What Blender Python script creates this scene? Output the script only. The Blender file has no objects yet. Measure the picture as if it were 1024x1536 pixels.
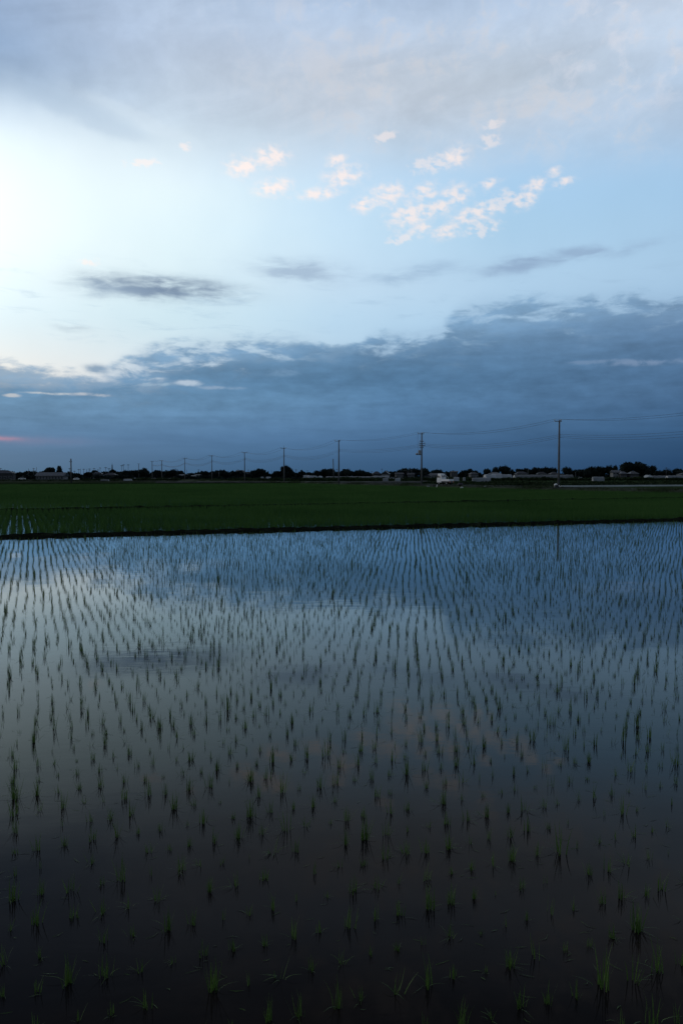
import bpy, math, random
import numpy as np
from mathutils import Vector, Matrix

random.seed(7)
rs = np.random.RandomState(11)
D = bpy.data
scene = bpy.context.scene
C = scene.collection
R = math.radians

# ------------------------------------------------------------------ helpers
def s2l(c):
    return tuple(((v / 255) / 12.92 if v / 255 <= 0.04045 else ((v / 255 + 0.055) / 1.055) ** 2.4) for v in c) + (1.0,)

def link_mesh(name, verts, faces, mats, parent=None, smooth=False, mat_idx=None):
    me = D.meshes.new(name)
    verts = np.asarray(verts, dtype=np.float32)
    if isinstance(faces, np.ndarray):
        nf, k = faces.shape
        me.vertices.add(len(verts)); me.vertices.foreach_set('co', verts.ravel())
        me.loops.add(nf * k); me.loops.foreach_set('vertex_index', faces.astype(np.int32).ravel())
        me.polygons.add(nf)
        me.polygons.foreach_set('loop_start', np.arange(0, nf * k, k, dtype=np.int32))
        me.polygons.foreach_set('loop_total', np.full(nf, k, dtype=np.int32))
        me.update(calc_edges=True)
    else:
        me.from_pydata([tuple(map(float, v)) for v in verts], [], faces)
        me.update()
    for m in (mats if isinstance(mats, (list, tuple)) else [mats]):
        me.materials.append(m)
    if mat_idx is not None:
        me.polygons.foreach_set('material_index', np.asarray(mat_idx, dtype=np.int32))
    if smooth:
        me.polygons.foreach_set('use_smooth', np.ones(len(me.polygons), dtype=bool))
    o = D.objects.new(name, me)
    C.objects.link(o)
    if parent is not None:
        o.parent = parent
    return o

class MB:
    """collects shapes that become ONE mesh object"""
    def __init__(s):
        s.v = []; s.f = []
    def add(s, vs, fs):
        b = len(s.v); s.v += [tuple(v) for v in vs]; s.f += [tuple(i + b for i in f) for f in fs]
        return s
    def box(s, x0, x1, y0, y1, z0, z1):
        vs = [(x, y, z) for x in (x0, x1) for y in (y0, y1) for z in (z0, z1)]
        return s.add(vs, [(0, 1, 3, 2), (4, 6, 7, 5), (0, 4, 5, 1), (2, 3, 7, 6), (0, 2, 6, 4), (1, 5, 7, 3)])
    def prism(s, prof, x0, x1):           # profile in (y, z), extruded along x
        n = len(prof)
        vs = [(x0, y, z) for y, z in prof] + [(x1, y, z) for y, z in prof]
        fs = [(i, (i + 1) % n, n + (i + 1) % n, n + i) for i in range(n)]
        return s.add(vs, fs + [tuple(range(n))[::-1], tuple(range(n, 2 * n))])
    def tube(s, pts, rads, seg=8, cap=True):
        pts = [Vector(p) for p in pts]
        if not isinstance(rads, (list, tuple)): rads = [rads] * len(pts)
        vs = []; fs = []
        for i, p in enumerate(pts):
            t = (pts[min(i + 1, len(pts) - 1)] - pts[max(i - 1, 0)]).normalized()
            a = Vector((0, 0, 1)) if abs(t.z) < 0.9 else Vector((1, 0, 0))
            u = t.cross(a).normalized(); w = t.cross(u)
            for k in range(seg):
                an = 2 * math.pi * k / seg
                vs.append(p + (u * math.cos(an) + w * math.sin(an)) * rads[i])
        for i in range(len(pts) - 1):
            for k in range(seg):
                fs.append((i * seg + k, i * seg + (k + 1) % seg, (i + 1) * seg + (k + 1) % seg, (i + 1) * seg + k))
        if cap:
            fs.append(tuple(range(seg))[::-1]); fs.append(tuple((len(pts) - 1) * seg + k for k in range(seg)))
        return s.add(vs, fs)
    def build(s, name, m, parent=None, smooth=False, bevel=0):
        o = link_mesh(name, s.v, s.f, m, parent, smooth)
        if bevel:
            b = o.modifiers.new('bevel', 'BEVEL'); b.width = bevel; b.segments = 2; b.limit_method = 'ANGLE'
        return o

def tag(o, label=None, cat=None, group=None, kind=None):
    if label: o['label'] = label
    if cat: o['category'] = cat
    if group: o['group'] = group
    if kind: o['kind'] = kind
    return o

def empty(name, loc, rz=0.0):
    o = D.objects.new(name, None); C.objects.link(o)
    o.location = loc; o.rotation_euler = (0, 0, rz); o.empty_display_size = 0.1
    return o

def children(o):
    return [c for c in D.objects if c.parent == o]

def copy_tree(o, parent=None, kids=None):
    c = o.copy(); C.objects.link(c)
    if parent is not None: c.parent = parent
    for ch in (kids[o.name] if kids and o.name in kids else children(o)):
        copy_tree(ch, c)
    return c

# ------------------------------------------------------------------ materials
def mat(name, col, rough=0.8, var=0.25, scale=2.0, spec=0.3, col2=None, bump=0.0, trans=0.0, objrand=0.0):
    m = D.materials.new(name); m.use_nodes = True
    nt = m.node_tree; b = nt.nodes['Principled BSDF']
    tc = nt.nodes.new('ShaderNodeTexCoord'); nz = nt.nodes.new('ShaderNodeTexNoise')
    nz.inputs['Scale'].default_value = scale; nz.inputs['Detail'].default_value = 5
    nt.links.new(tc.outputs['Object'], nz.inputs['Vector'])
    cr = nt.nodes.new('ShaderNodeValToRGB')
    c1 = tuple(v * (1 - var) for v in col[:3]) + (1,)
    c2 = (tuple(col2[:3]) if col2 else tuple(min(1, v * (1 + var)) for v in col[:3])) + (1,)
    cr.color_ramp.elements[0].color = c1; cr.color_ramp.elements[0].position = 0.3
    cr.color_ramp.elements[1].color = c2; cr.color_ramp.elements[1].position = 0.7
    nt.links.new(nz.outputs['Fac'], cr.inputs['Fac'])
    out = cr.outputs['Color']
    if objrand:
        oi = nt.nodes.new('ShaderNodeObjectInfo'); hs = nt.nodes.new('ShaderNodeHueSaturation')
        mr = nt.nodes.new('ShaderNodeMapRange'); mr.inputs['To Min'].default_value = 1 - objrand; mr.inputs['To Max'].default_value = 1 + objrand
        nt.links.new(oi.outputs['Random'], mr.inputs['Value']); nt.links.new(mr.outputs['Result'], hs.inputs['Value'])
        nt.links.new(out, hs.inputs['Color']); out = hs.outputs['Color']
    nt.links.new(out, b.inputs['Base Color'])
    b.inputs['Roughness'].default_value = rough
    b.inputs['Specular IOR Level'].default_value = spec
    if trans: b.inputs['Subsurface Weight'].default_value = 0.0
    if bump:
        bp = nt.nodes.new('ShaderNodeBump'); bp.inputs['Strength'].default_value = bump
        nt.links.new(nz.outputs['Fac'], bp.inputs['Height']); nt.links.new(bp.outputs['Normal'], b.inputs['Normal'])
    return m

def leaf_mat(name, c_lo, c_hi, rough=0.5, spec=0.4, scale=1.5, transl=0.35):
    """thin leaf: diffuse + translucent + soft sheen, colour varying over the plot"""
    m = D.materials.new(name); m.use_nodes = True
    nt = m.node_tree; nt.nodes.clear()
    out = nt.nodes.new('ShaderNodeOutputMaterial')
    geo = nt.nodes.new('ShaderNodeNewGeometry')
    nz = nt.nodes.new('ShaderNodeTexNoise'); nz.inputs['Scale'].default_value = scale; nz.inputs['Detail'].default_value = 4
    nt.links.new(geo.outputs['Position'], nz.inputs['Vector'])
    add = nt.nodes.new('ShaderNodeMath'); add.operation = 'MULTIPLY_ADD'
    nt.links.new(geo.outputs['Random Per Island'], add.inputs[0]); add.inputs[1].default_value = 0.5
    sub = nt.nodes.new('ShaderNodeMath'); sub.operation = 'SUBTRACT'
    nt.links.new(nz.outputs['Fac'], sub.inputs[0]); sub.inputs[1].default_value = 0.25
    nt.links.new(sub.outputs[0], add.inputs[2])
    cr = nt.nodes.new('ShaderNodeValToRGB')
    cr.color_ramp.elements[0].color = tuple(c_lo) + (1,); cr.color_ramp.elements[0].position = 0.15
    cr.color_ramp.elements[1].color = tuple(c_hi) + (1,); cr.color_ramp.elements[1].position = 0.85
    nt.links.new(add.outputs[0], cr.inputs['Fac'])
    p = nt.nodes.new('ShaderNodeBsdfPrincipled'); p.inputs['Roughness'].default_value = rough; p.inputs['Specular IOR Level'].default_value = spec
    tr = nt.nodes.new('ShaderNodeBsdfTranslucent'); mx = nt.nodes.new('ShaderNodeMixShader'); mx.inputs['Fac'].default_value = transl
    nt.links.new(cr.outputs['Color'], p.inputs['Base Color']); nt.links.new(cr.outputs['Color'], tr.inputs['Color'])
    nt.links.new(p.outputs[0], mx.inputs[1]); nt.links.new(tr.outputs[0], mx.inputs[2])
    nt.links.new(mx.outputs[0], out.inputs['Surface'])
    return m

# ------------------------------------------------------------------ world: a dusk sky with several cloud layers, all in azimuth / elevation
class X:
    nt = None
    def __init__(s, sock): s.s = sock
    @staticmethod
    def m(op, *a):
        n = X.nt.nodes.new('ShaderNodeMath'); n.operation = op
        for i, v in enumerate(a):
            if isinstance(v, X): X.nt.links.new(v.s, n.inputs[i])
            else: n.inputs[i].default_value = float(v)
        return X(n.outputs[0])
    def __add__(s, o): return X.m('ADD', s, o)
    __radd__ = __add__
    def __sub__(s, o): return X.m('SUBTRACT', s, o)
    def __rsub__(s, o): return X.m('SUBTRACT', o, s)
    def __mul__(s, o): return X.m('MULTIPLY', s, o)
    __rmul__ = __mul__
    def __truediv__(s, o): return X.m('DIVIDE', s, o)
def vec(x, y, z=0.0):
    n = X.nt.nodes.new('ShaderNodeCombineXYZ')
    for i, v in enumerate((x, y, z)):
        if isinstance(v, X): X.nt.links.new(v.s, n.inputs[i])
        else: n.inputs[i].default_value = float(v)
    return n.outputs[0]
def noise(v, scale, detail=5, rough=0.5, dist=0.0):
    n = X.nt.nodes.new('ShaderNodeTexNoise'); X.nt.links.new(v, n.inputs['Vector'])
    n.inputs['Scale'].default_value = scale; n.inputs['Detail'].default_value = detail
    n.inputs['Roughness'].default_value = rough; n.inputs['Distortion'].default_value = dist
    return X(n.outputs['Fac'])
def sstep(v, a, b):
    n = X.nt.nodes.new('ShaderNodeMapRange'); n.interpolation_type = 'SMOOTHSTEP'; n.clamp = True
    X.nt.links.new(v.s, n.inputs['Value']); n.inputs['From Min'].default_value = a; n.inputs['From Max'].default_value = b
    return X(n.outputs['Result'])
def lin(v, a, b, c=0.0, d=1.0):
    n = X.nt.nodes.new('ShaderNodeMapRange'); n.clamp = True
    X.nt.links.new(v.s, n.inputs['Value'])
    for k, q in zip(('From Min', 'From Max', 'To Min', 'To Max'), (a, b, c, d)): n.inputs[k].default_value = q
    return X(n.outputs['Result'])
def ramp(v, stops, lo, hi, interp='CARDINAL'):
    n = X.nt.nodes.new('ShaderNodeValToRGB'); cr = n.color_ramp; cr.interpolation = interp
    X.nt.links.new(lin(v, lo, hi).s, n.inputs['Fac'])
    while len(cr.elements) < len(stops): cr.elements.new(0.5)
    for e, (p, c) in zip(cr.elements, stops): e.position = (p - lo) / (hi - lo); e.color = c
    return X(n.outputs['Color'])
def curve(v, pts, lo, hi, top):          # scalar curve through points
    n = X.nt.nodes.new('ShaderNodeFloatCurve'); c = n.mapping.curves[0]
    X.nt.links.new(lin(v, lo, hi).s, n.inputs['Value'])
    while len(c.points) < len(pts): c.points.new(0.5, 0.5)
    for p, (a, b) in zip(c.points, sorted(pts)): p.location = ((a - lo) / (hi - lo), b / top); p.handle_type = 'AUTO'
    n.mapping.update()
    return X(n.outputs[0]) * top
def cmix(f, a, b):
    n = X.nt.nodes.new('ShaderNodeMix'); n.data_type = 'RGBA'; n.clamp_factor = True
    if isinstance(f, X): X.nt.links.new(f.s, n.inputs[0])
    else: n.inputs[0].default_value = f
    for i, c in ((6, a), (7, b)):
        if isinstance(c, X): X.nt.links.new(c.s, n.inputs[i])
        else: n.inputs[i].default_value = c
    return X(n.outputs[2])
def cscale(c, f):
    n = X.nt.nodes.new('ShaderNodeVectorMath'); n.operation = 'SCALE'
    X.nt.links.new(c.s, n.inputs[0]); X.nt.links.new(f.s, n.inputs['Scale'])
    return X(n.outputs[0])
def columns(az, cols):                   # cols: [(azimuth, colour socket)] blended across azimuth
    out = cols[0][1]
    for (a0, _), (a1, c1) in zip(cols, cols[1:]): out = cmix(lin(az, a0, a1), out, c1)
    return out

SUN_AZ, SUN_EL = -72.0, 14.0
def build_world():
    w = D.worlds.new('World'); scene.world = w; w.use_nodes = True
    nt = w.node_tree; nt.nodes.clear(); X.nt = nt
    out = nt.nodes.new('ShaderNodeOutputWorld'); bg = nt.nodes.new('ShaderNodeBackground')
    nt.links.new(bg.outputs[0], out.inputs['Surface'])
    tc = nt.nodes.new('ShaderNodeTexCoord'); sp = nt.nodes.new('ShaderNodeSeparateXYZ')
    nt.links.new(tc.outputs['Generated'], sp.inputs[0])
    x, y, z = (X(sp.outputs[i]) for i in range(3))
    az = X.m('ARCTAN2', x, y) * 57.29578
    el = X.m('ARCSINE', z) * 57.29578
    # warped coordinates
    q = vec(az, el)
    w1 = noise(vec(az, el, 3.1), 0.35, 4) - 0.5
    w2 = noise(vec(az, el, 9.7), 0.35, 4) - 0.5
    azw = az + w1 * 2.0; elw = el + w2 * 0.9
    S = lambda L: [(e, s2l(c)) for e, c in L]
    # --- clear sky with the high veil of cloud
    base = columns(az + w1 * 3, [
        (-23, ramp(elw, S([(3, (238, 226, 214)), (7, (236, 235, 230)), (10, (226, 241, 246)), (14, (238, 251, 254)), (19, (241, 254, 255)), (21.8, (222, 238, 249)), (24.6, (160, 183, 210)), (28, (150, 173, 204)), (34, (112, 128, 154)), (45, (66, 74, 92))]), 0, 50)),
        (-12, ramp(elw, S([(3, (220, 226, 230)), (7, (225, 233, 238)), (10.3, (208, 231, 241)), (13.4, (220, 240, 248)), (17, (229, 248, 255)), (20, (228, 245, 254)), (23, (202, 219, 234)), (26.5, (184, 200, 220)), (30, (176, 194, 218)), (35, (118, 130, 150)), (45, (66, 74, 90))]), 0, 50)),
        (0, ramp(elw, S([(7, (186, 210, 230)), (10.5, (186, 216, 238)), (13.6, (196, 222, 242)), (17, (199, 227, 247)), (20.4, (196, 222, 244)), (23.6, (194, 208, 224)), (26.6, (189, 201, 217)), (30, (178, 198, 224)), (35, (116, 126, 145)), (45, (64, 70, 84))]), 0, 50)),
        (12, ramp(elw, S([(8, (160, 195, 224)), (10.5, (168, 202, 230)), (13.4, (176, 208, 234)), (17, (171, 207, 235)), (20, (172, 206, 236)), (23, (187, 204, 223)), (26, (189, 203, 219)), (30, (180, 200, 226)), (35, (112, 122, 141)), (45, (62, 66, 78))]), 0, 50)),
        (23, ramp(elw, S([(8, (145, 180, 212)), (12.6, (165, 198, 226)), (15.8, (166, 201, 230)), (19, (165, 200, 231)), (22, (180, 203, 228)), (24.8, (186, 206, 229)), (28.5, (192, 207, 226)), (34, (112, 122, 140)), (45, (62, 64, 76))]), 0, 50))])
    # streaks and mottling in the high veil
    ra = az * 0.94 + el * 0.42; re = el * 0.94 - az * 0.2
    st = noise(vec(ra * 0.45, re * 1.25, 1.7), 0.32, 6, 0.55, 0.6) - 0.5
    mott = noise(vec(az, el * 1.1, 5.5), 0.62, 7, 0.6, 0.3) - 0.5
    vm = sstep(elw + az * 0.06, 20.0, 24.5)
    base = cscale(base, 1 + (st * 0.42 + mott * 0.20) * vm)
    warmv = sstep(mott + st * 0.5, -0.02, 0.2) * vm * sstep(az, -14, 4)
    base = cmix(warmv * 0.48, base, s2l((207, 207, 212)))
    # brighter ridges at top right
    base = cmix(sstep(noise(vec(ra * 0.9, re * 1.3, 8.2), 0.55, 6, 0.6, 0.4), 0.5, 0.72) * sstep(az, 10, 18) * sstep(el, 21.5, 25) * 0.65, base, s2l((214, 219, 231)))
    base = cscale(base, 1 + (noise(q, 0.22, 3) - 0.5) * 0.06)
    # the glow over the hidden sun is brighter than paper white
    da_ = (az + 31.5) / 8.8; de_ = (el - 15.0) / 7.5
    base = cscale(base, 1 + X.m('EXPONENT', (da_ * da_ + de_ * de_) * -1.0) * 0.32)

    def blob(a0, e0, sa, se, tilt=0.0, a=azw, e=elw):
        ct, stn = math.cos(R(tilt)), math.sin(R(tilt))
        da = a - a0; de = e - e0
        u = (da * ct + de * stn) / sa; v = (de * ct - da * stn) / se
        return X.m('EXPONENT', (u * u + v * v) * -1.0)
    base = cmix(sstep(blob(-18.5, 23.2, 6.5, .75, -17) * (1 + st * 2.5), 0.1, 1.0) * 0.36, base, s2l((172, 194, 217)))
    base = cmix(sstep(blob(-13.5, 22.9, 5.5, .45, -17) * (1 + st * 2.5), 0.15, 1.0) * 0.22, base, s2l((222, 236, 247)))
    # --- small sunlit puffs
    pn = lin(noise(vec(az + el * 0.25, el * 1.45, 2.2), 1.75, 5, 0.48, 0.2), 0.30, 0.68, 0.2, 1.45)
    g = None
    for a0, e0, sa, se in [(-5.0, 21.4, 1.0, .55), (-7.0, 20.7, .8, .55), (-4.8, 19.5, 1.0, .5), (-.45, 21.1, .55, .4), (.1, 20.2, 1.1, .6), (-1.6, 19.15, 1.3, .3),
                           (1.6, 18.5, .6, .45), (3.2, 19.1, 1.2, .6), (5.9, 19.2, .75, .5), (4.9, 17.8, 1.3, .75), (6.8, 18.2, 1.0, .5), (7.9, 18.9, .8, .6),
                           (5.5, 16.95, .8, .4), (7.4, 16.7, .9, .42), (9.2, 17.65, 1.2, .5), (10.3, 19.6, .65, .25), (12.6, 18.4, .7, .45), (13.3, 19.2, .7, .35),
                           (14.7, 19.85, .5, .25), (15.3, 19.2, .7, .22), (8.0, 21.3, .7, .6)]:
        b = blob(a0, e0, sa * 1.35, se * 1.3, 10, az + w1 * 0.8, el + w2 * 0.6)
        g = b if g is None else X.m('MAXIMUM', g, b)
    puff = sstep(g * pn, 0.04, 1.22)
    g2 = None
    for a0, e0, sa, se in [(6.4, 20.9, 1.9, .7), (3.0, 22.6, 1.1, .4), (10.5, 23.0, 1.0, .35), (10.4, 22.1, 1.0, .6), (-10.9, 21.7, .5, .4), (-13.8, 20.5, 1.6, .35), (10.0, 16.7, 1.5, .6), (4.2, 16.3, 1.2, .4), (11.0, 18.4, 1.8, .8), (-17.3, 14.2, .9, .35)]:
        b = blob(a0, e0, sa, se, 8, az, el)
        g2 = b if g2 is None else X.m('MAXIMUM', g2, b)
    puff2 = sstep(g2 * pn, 0.28, 1.0)
    pcol = columns(az, [(-6, X(vcol((1.12, 0.92, 0.84, 1)))), (8, X(vcol((0.96, 0.84, 0.80, 1))))])
    base = cmix(puff2 * 0.45, base, pcol)
    base = cmix(puff * 0.74, base, pcol)
    # --- dark lens clouds
    ln = noise(vec(az * 0.4, el * 1.7, 4.0), 0.9, 6, 0.55, 0.4) - 0.5
    for a0, e0, sa, se, tl, col, al in [(-12.6, 12.85, 4.4, .62, -2, (116, 137, 163), 1.0), (-10.2, 12.45, 3.0, .4, -3, (120, 141, 167), .8), (-15.8, 12.55, 2.6, .45, 2, (150, 172, 195), .6),
                                    (-2.8, 14.25, 3.2, .62, -4, (152, 174, 200), .72), (5.2, 14.0, 3.2, .5, 3, (150, 178, 207), .6), (12.2, 14.3, 2.2, .42, 3, (140, 165, 196), .75), (16.4, 14.75, 4.2, .38, 4, (140, 165, 196), .7),
                                    (-18.6, 9.85, 1.0, .2, -4, (170, 186, 200), .7), (-16.7, 7.35, .7, .28, 0, (120, 150, 178), .9)]:
        b = blob(a0, e0, sa * 1.15, se * 1.3, tl, az + w1 * 1.5, el + w2 * 1.0)
        base = cmix(sstep(b * (1 + ln * 3.2), 0.0, 1.25) * (al * 0.95), base, s2l(col))
    wsp = noise(vec(az * 0.28 + el * 0.3, el * 1.5, 21.0), 0.9, 8, 0.6, 0.4)
    base = cmix(sstep(wsp, 0.52, 0.75) * sstep(el, 8.0, 10.0) * (1 - sstep(el, 12.0, 15.5)) * 0.30, base, s2l((150, 180, 208)))
    # --- low cloud bank
    topA = curve(az, [(-60, 8), (-30, 7.6), (-23, 7.2), (-20.5, 7.0), (-18, 6.7), (-15.4, 6.2), (-12.7, 7.0), (-10, 7.5), (-6.2, 8.2), (-3, 8.8), (0, 9.05), (5, 9.0), (8, 9.3), (9.8, 9.7), (12.5, 10.0), (15.6, 10.2), (23, 10.3), (60, 12)], -60, 60, 15)
    topB = curve(az, [(-60, 7), (-21, 6.2), (-18, 6.6), (-15.6, 7.7), (-13.2, 8.9), (-11.0, 9.35), (-8.6, 9.55), (-5.3, 9.75), (-2.4, 9.5), (0.4, 9.2), (2.5, 9.9), (6.5, 10.3), (8.9, 12.0), (11.6, 12.2), (18, 12.1), (23, 11.8), (60, 13)], -60, 60, 15)
    nb = noise(vec(az * 0.55, el * 1.1, 0.4), 0.5, 3, 0.5) - 0.5
    ns = noise(vec(az * 0.55, el * 1.3, 6.6), 1.1, 8, 0.57, 0.2) - 0.5
    wis = noise(vec(az * 0.3 - el * 0.12, el * 1.7, 15.1), 1.0, 8, 0.62, 0.35) - 0.5
    dA = topA - el + nb * 2.2 + ns * 2.0 + wis * 1.3
    deckA = sstep(dA, -0.45, 0.50) * 0.76 + sstep(dA, 0.0, 2.0) * 0.24
    dl = columns(az, [
        (-23, ramp(el, S([(.2, (84, 112, 140)), (1.4, (92, 120, 150)), (2.8, (96, 129, 163)), (4.6, (108, 144, 177)), (6.0, (108, 145, 178)), (7.5, (114, 152, 185))]), 0, 14)),
        (-8, ramp(el, S([(.2, (64, 96, 130)), (1.5, (74, 108, 144)), (3, (86, 122, 160)), (5, (97, 135, 171)), (7, (93, 131, 166)), (9, (104, 141, 175))]), 0, 14)),
        (4, ramp(el, S([(.2, (52, 84, 119)), (1.5, (62, 95, 132)), (3, (72, 107, 145)), (5.4, (84, 122, 160)), (7.3, (84, 121, 157)), (9, (95, 131, 166)), (11, (110, 146, 179))]), 0, 14)),
        (23, ramp(el, S([(.2, (38, 67, 102)), (1.5, (46, 77, 113)), (3, (57, 90, 127)), (5, (71, 104, 141)), (7.5, (81, 114, 150)), (10, (95, 127, 162)), (12, (110, 143, 176))]), 0, 14))])
    strat = noise(vec(az * 0.16, el * 1.5, 2.9), 0.55, 6, 0.55, 0.3) - 0.5
    fine = noise(vec(az * 0.7, el * 1.4, 7.7), 0.9, 8, 0.6) - 0.5
    dl = cscale(dl, 1 + strat * 0.55 * sstep(el, 0.2, 3.0) + (ns * 0.45 + fine * 0.28 + wis * 0.25) * sstep(el, 1.2, 5.5))
    tint = nt.nodes.new('ShaderNodeVectorMath'); tint.operation = 'MULTIPLY'; nt.links.new(dl.s, tint.inputs[0]); tint.inputs[1].default_value = (1.04, 1.04, 1.02); dl = X(tint.outputs[0])
    # ragged upper bank with gaps
    nB = noise(vec(az * 0.42, el * 1.25, 12.3), 0.75, 8, 0.58, 0.3)
    deckB = sstep(topB - el + nb * 1.6 + ns * 1.4 + wis * 1.0, -0.30, 0.55) * sstep(nB + lin(topB - el, 0, 2.6, 0.0, 0.12) - sstep(az, 4, 10) * 0.02, 0.41, 0.60)
    base = cmix(sstep(topB - el + nb * 1.0, -0.8, 1.4) * 0.50, base, s2l((146, 176, 205)))
    base = cmix(deckB * 0.86, base, cscale(dl, 1.10 + ns * 0.3))
    base = cmix(deckA, base, dl)
    # slivers of bright sky inside the bank, and the last pink streak
    for a0, e0, sa, se, col, al in [(-20.0, 5.55, 1.6, .10, (196, 203, 208), .75), (-17.2, 5.5, 1.5, .14, (200, 202, 206), .7), (-22.4, 5.35, .5, .14, (206, 206, 206), .7), (-13.2, 6.35, 1.3, .15, (160, 184, 204), .7),
                                    (-10.8, 6.45, 1.0, .22, (190, 205, 220), .8), (-8.6, 6.2, 1.6, .14, (150, 172, 196), .7), (20.6, 7.55, 2.8, .25, (128, 150, 180), .65), (17.5, 7.75, 2.0, .15, (122, 147, 178), .5), (-4.0, 7.3, 1.4, .3, (112, 146, 178), .8)]:
        b = blob(a0, e0, sa, se, 0, az + w1 * 1.0, el + w2 * 0.35)
        base = cmix(sstep(b * (1 + ns * 4.5), 0.15, 1.1) * al, base, s2l(col))
    base = cmix(blob(-23.4, 2.42, 1.5, .16) * 0.72, base, s2l((192, 142, 158)))
    base = cmix(blob(-21.5, 2.3, 3.5, .3) * 0.22, base, s2l((150, 140, 168)))
    # --- the half of the sky away from the sunset: clear dusk sky behind thin grey cloud
    sky = nt.nodes.new('ShaderNodeTexSky'); sky.sky_type = 'NISHITA'; sky.sun_disc = False
    sky.sun_elevation = R(SUN_EL); sky.sun_rotation = R(SUN_AZ)
    back = cmix(0.65, cscale(X(sky.outputs[0]), X.m('ADD', 0.06, 0.0)), s2l((120, 134, 156)))
    away = sstep(X.m('ABSOLUTE', az + 10.0), 45, 110)
    base = cmix(away * 0.85, base, back)
    nt.links.new(base.s, bg.inputs['Color']); bg.inputs['Strength'].default_value = 1.0
    w.cycles.sampling_method = 'MANUAL'; w.cycles.sample_map_resolution = 1024
def vcol(c):
    n = X.nt.nodes.new('ShaderNodeRGB'); n.outputs[0].default_value = c
    return n.outputs[0]
build_world()

sun = D.lights.new('sun', 'SUN'); sun.energy = 0.5; sun.angle = R(50); sun.color = (1.0, 0.86, 0.74)
so = D.objects.new('sun', sun); C.objects.link(so)
so.rotation_euler = Vector((math.sin(R(SUN_AZ)) * math.cos(R(SUN_EL)), math.cos(R(SUN_AZ)) * math.cos(R(SUN_EL)), math.sin(R(SUN_EL)))).to_track_quat('Z', 'Y').to_euler()

# ------------------------------------------------------------------ camera: standing on the bank, eye 2.3 m above the paddy water
CAM_Z = 2.3
cam = D.cameras.new('camera'); cam.sensor_fit = 'VERTICAL'; cam.sensor_height = 36; cam.lens = 28.0
cam.clip_start = 0.05; cam.clip_end = 20000
co = D.objects.new('camera', cam); C.objects.link(co); co.location = (0, 0, CAM_Z); co.rotation_euler = (R(90 - 2.59), 0, 0)
scene.camera = co
scene.view_settings.view_transform = 'Standard'; scene.view_settings.look = 'None'; scene.view_settings.exposure = 0

# ------------------------------------------------------------------ shared materials
M = {}
M['seedling'] = leaf_mat('rice_seedling_leaf', (0.028, 0.064, 0.013), (0.082, 0.150, 0.028), 0.5, 0.3, 1.2, 0.35)
M['rice'] = leaf_mat('young_rice_leaf', (0.022, 0.062, 0.016), (0.070, 0.148, 0.038), 0.9, 0.03, 0.12, 0.3)
M['grass'] = leaf_mat('bank_grass_leaf', (0.016, 0.030, 0.012), (0.038, 0.055, 0.020), 0.7, 0.15, 0.6, 0.25)
M['earth'] = mat('dark_wet_earth', (0.009, 0.011, 0.008), 1.0, 0.5, 3.0, 0.0, bump=0.6)
M['bankgreen'] = mat('grassy_bank', (0.022, 0.036, 0.016), 0.95, 0.45, 0.35, 0.05, col2=(0.036, 0.046, 0.024), bump=0.5)
M['mud'] = mat('paddy_mud', (0.03, 0.026, 0.022), 0.8, 0.3, 1.5, 0.2)
M['concrete'] = mat('weathered_concrete', (0.115, 0.12, 0.125), 0.85, 0.2, 1.2, 0.2)
M['path'] = mat('pale_concrete_channel', (0.42, 0.45, 0.44), 0.85, 0.15, 0.4, 0.2)
M['road'] = mat('farm_road_gravel', (0.05, 0.052, 0.05), 0.95, 0.25, 0.5, 0.1)
M['steel'] = mat('galvanised_steel', (0.22, 0.23, 0.24), 0.55, 0.2, 4.0, 0.4)
M['porcelain'] = mat('grey_porcelain', (0.35, 0.36, 0.37), 0.3, 0.1, 8.0, 0.5)
M['darksteel'] = mat('dark_steel', (0.05, 0.055, 0.06), 0.5, 0.2, 4.0, 0.4)
M['wire'] = mat('black_cable', (0.045, 0.05, 0.055), 0.6, 0.2, 0.2, 0.3)
M['crown'] = leaf_mat('tree_foliage_far', (0.007, 0.013, 0.014), (0.017, 0.027, 0.024), 0.8, 0.05, 0.08, 0.2)  # dark blue haze of distance put into the leaf colour
M['trunk'] = mat('tree_bark', (0.03, 0.028, 0.026), 0.9, 0.3, 1.0, 0.1)
M['roof_dark'] = mat('dark_roof_tiles', (0.026, 0.030, 0.038), 0.6, 0.25, 1.0, 0.3, objrand=0.35)
M['roof_grey'] = mat('grey_metal_roof', (0.062, 0.068, 0.078), 0.5, 0.2, 0.6, 0.3, objrand=0.25)
M['wall_light'] = mat('pale_plaster', (0.14, 0.145, 0.15), 0.85, 0.15, 0.5, 0.2, objrand=0.4)
M['wall_dim'] = mat('brown_grey_siding', (0.055, 0.056, 0.06), 0.85, 0.2, 0.5, 0.2, objrand=0.35)
M['glass'] = mat('dark_window_glass', (0.02, 0.025, 0.03), 0.12, 0.2, 1.0, 0.5)
M['vinyl'] = mat('white_vinyl_film', (0.19, 0.205, 0.22), 0.6, 0.25, 0.25, 0.2, objrand=0.55)
M['vinylend'] = mat('white_vinyl_end', (0.45, 0.47, 0.5), 0.5, 0.12, 0.5, 0.3)
M['paint'] = mat('white_truck_paint', (0.72, 0.73, 0.74), 0.35, 0.08, 2.0, 0.5)
M['rubber'] = mat('black_rubber', (0.012, 0.012, 0.012), 0.8, 0.2, 8.0, 0.2)
M['plastic'] = mat('dark_plastic', (0.03, 0.03, 0.032), 0.6, 0.2, 5.0, 0.3)
M['bagwhite'] = mat('white_plastic_bag', (0.7, 0.7, 0.68), 0.5, 0.1, 6.0, 0.4)
lampm = D.materials.new('orange_lamp'); lampm.use_nodes = True
lb = lampm.node_tree.nodes['Principled BSDF']; lb.inputs['Base Color'].default_value = (0.7, 0.16, 0.03, 1)
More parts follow.
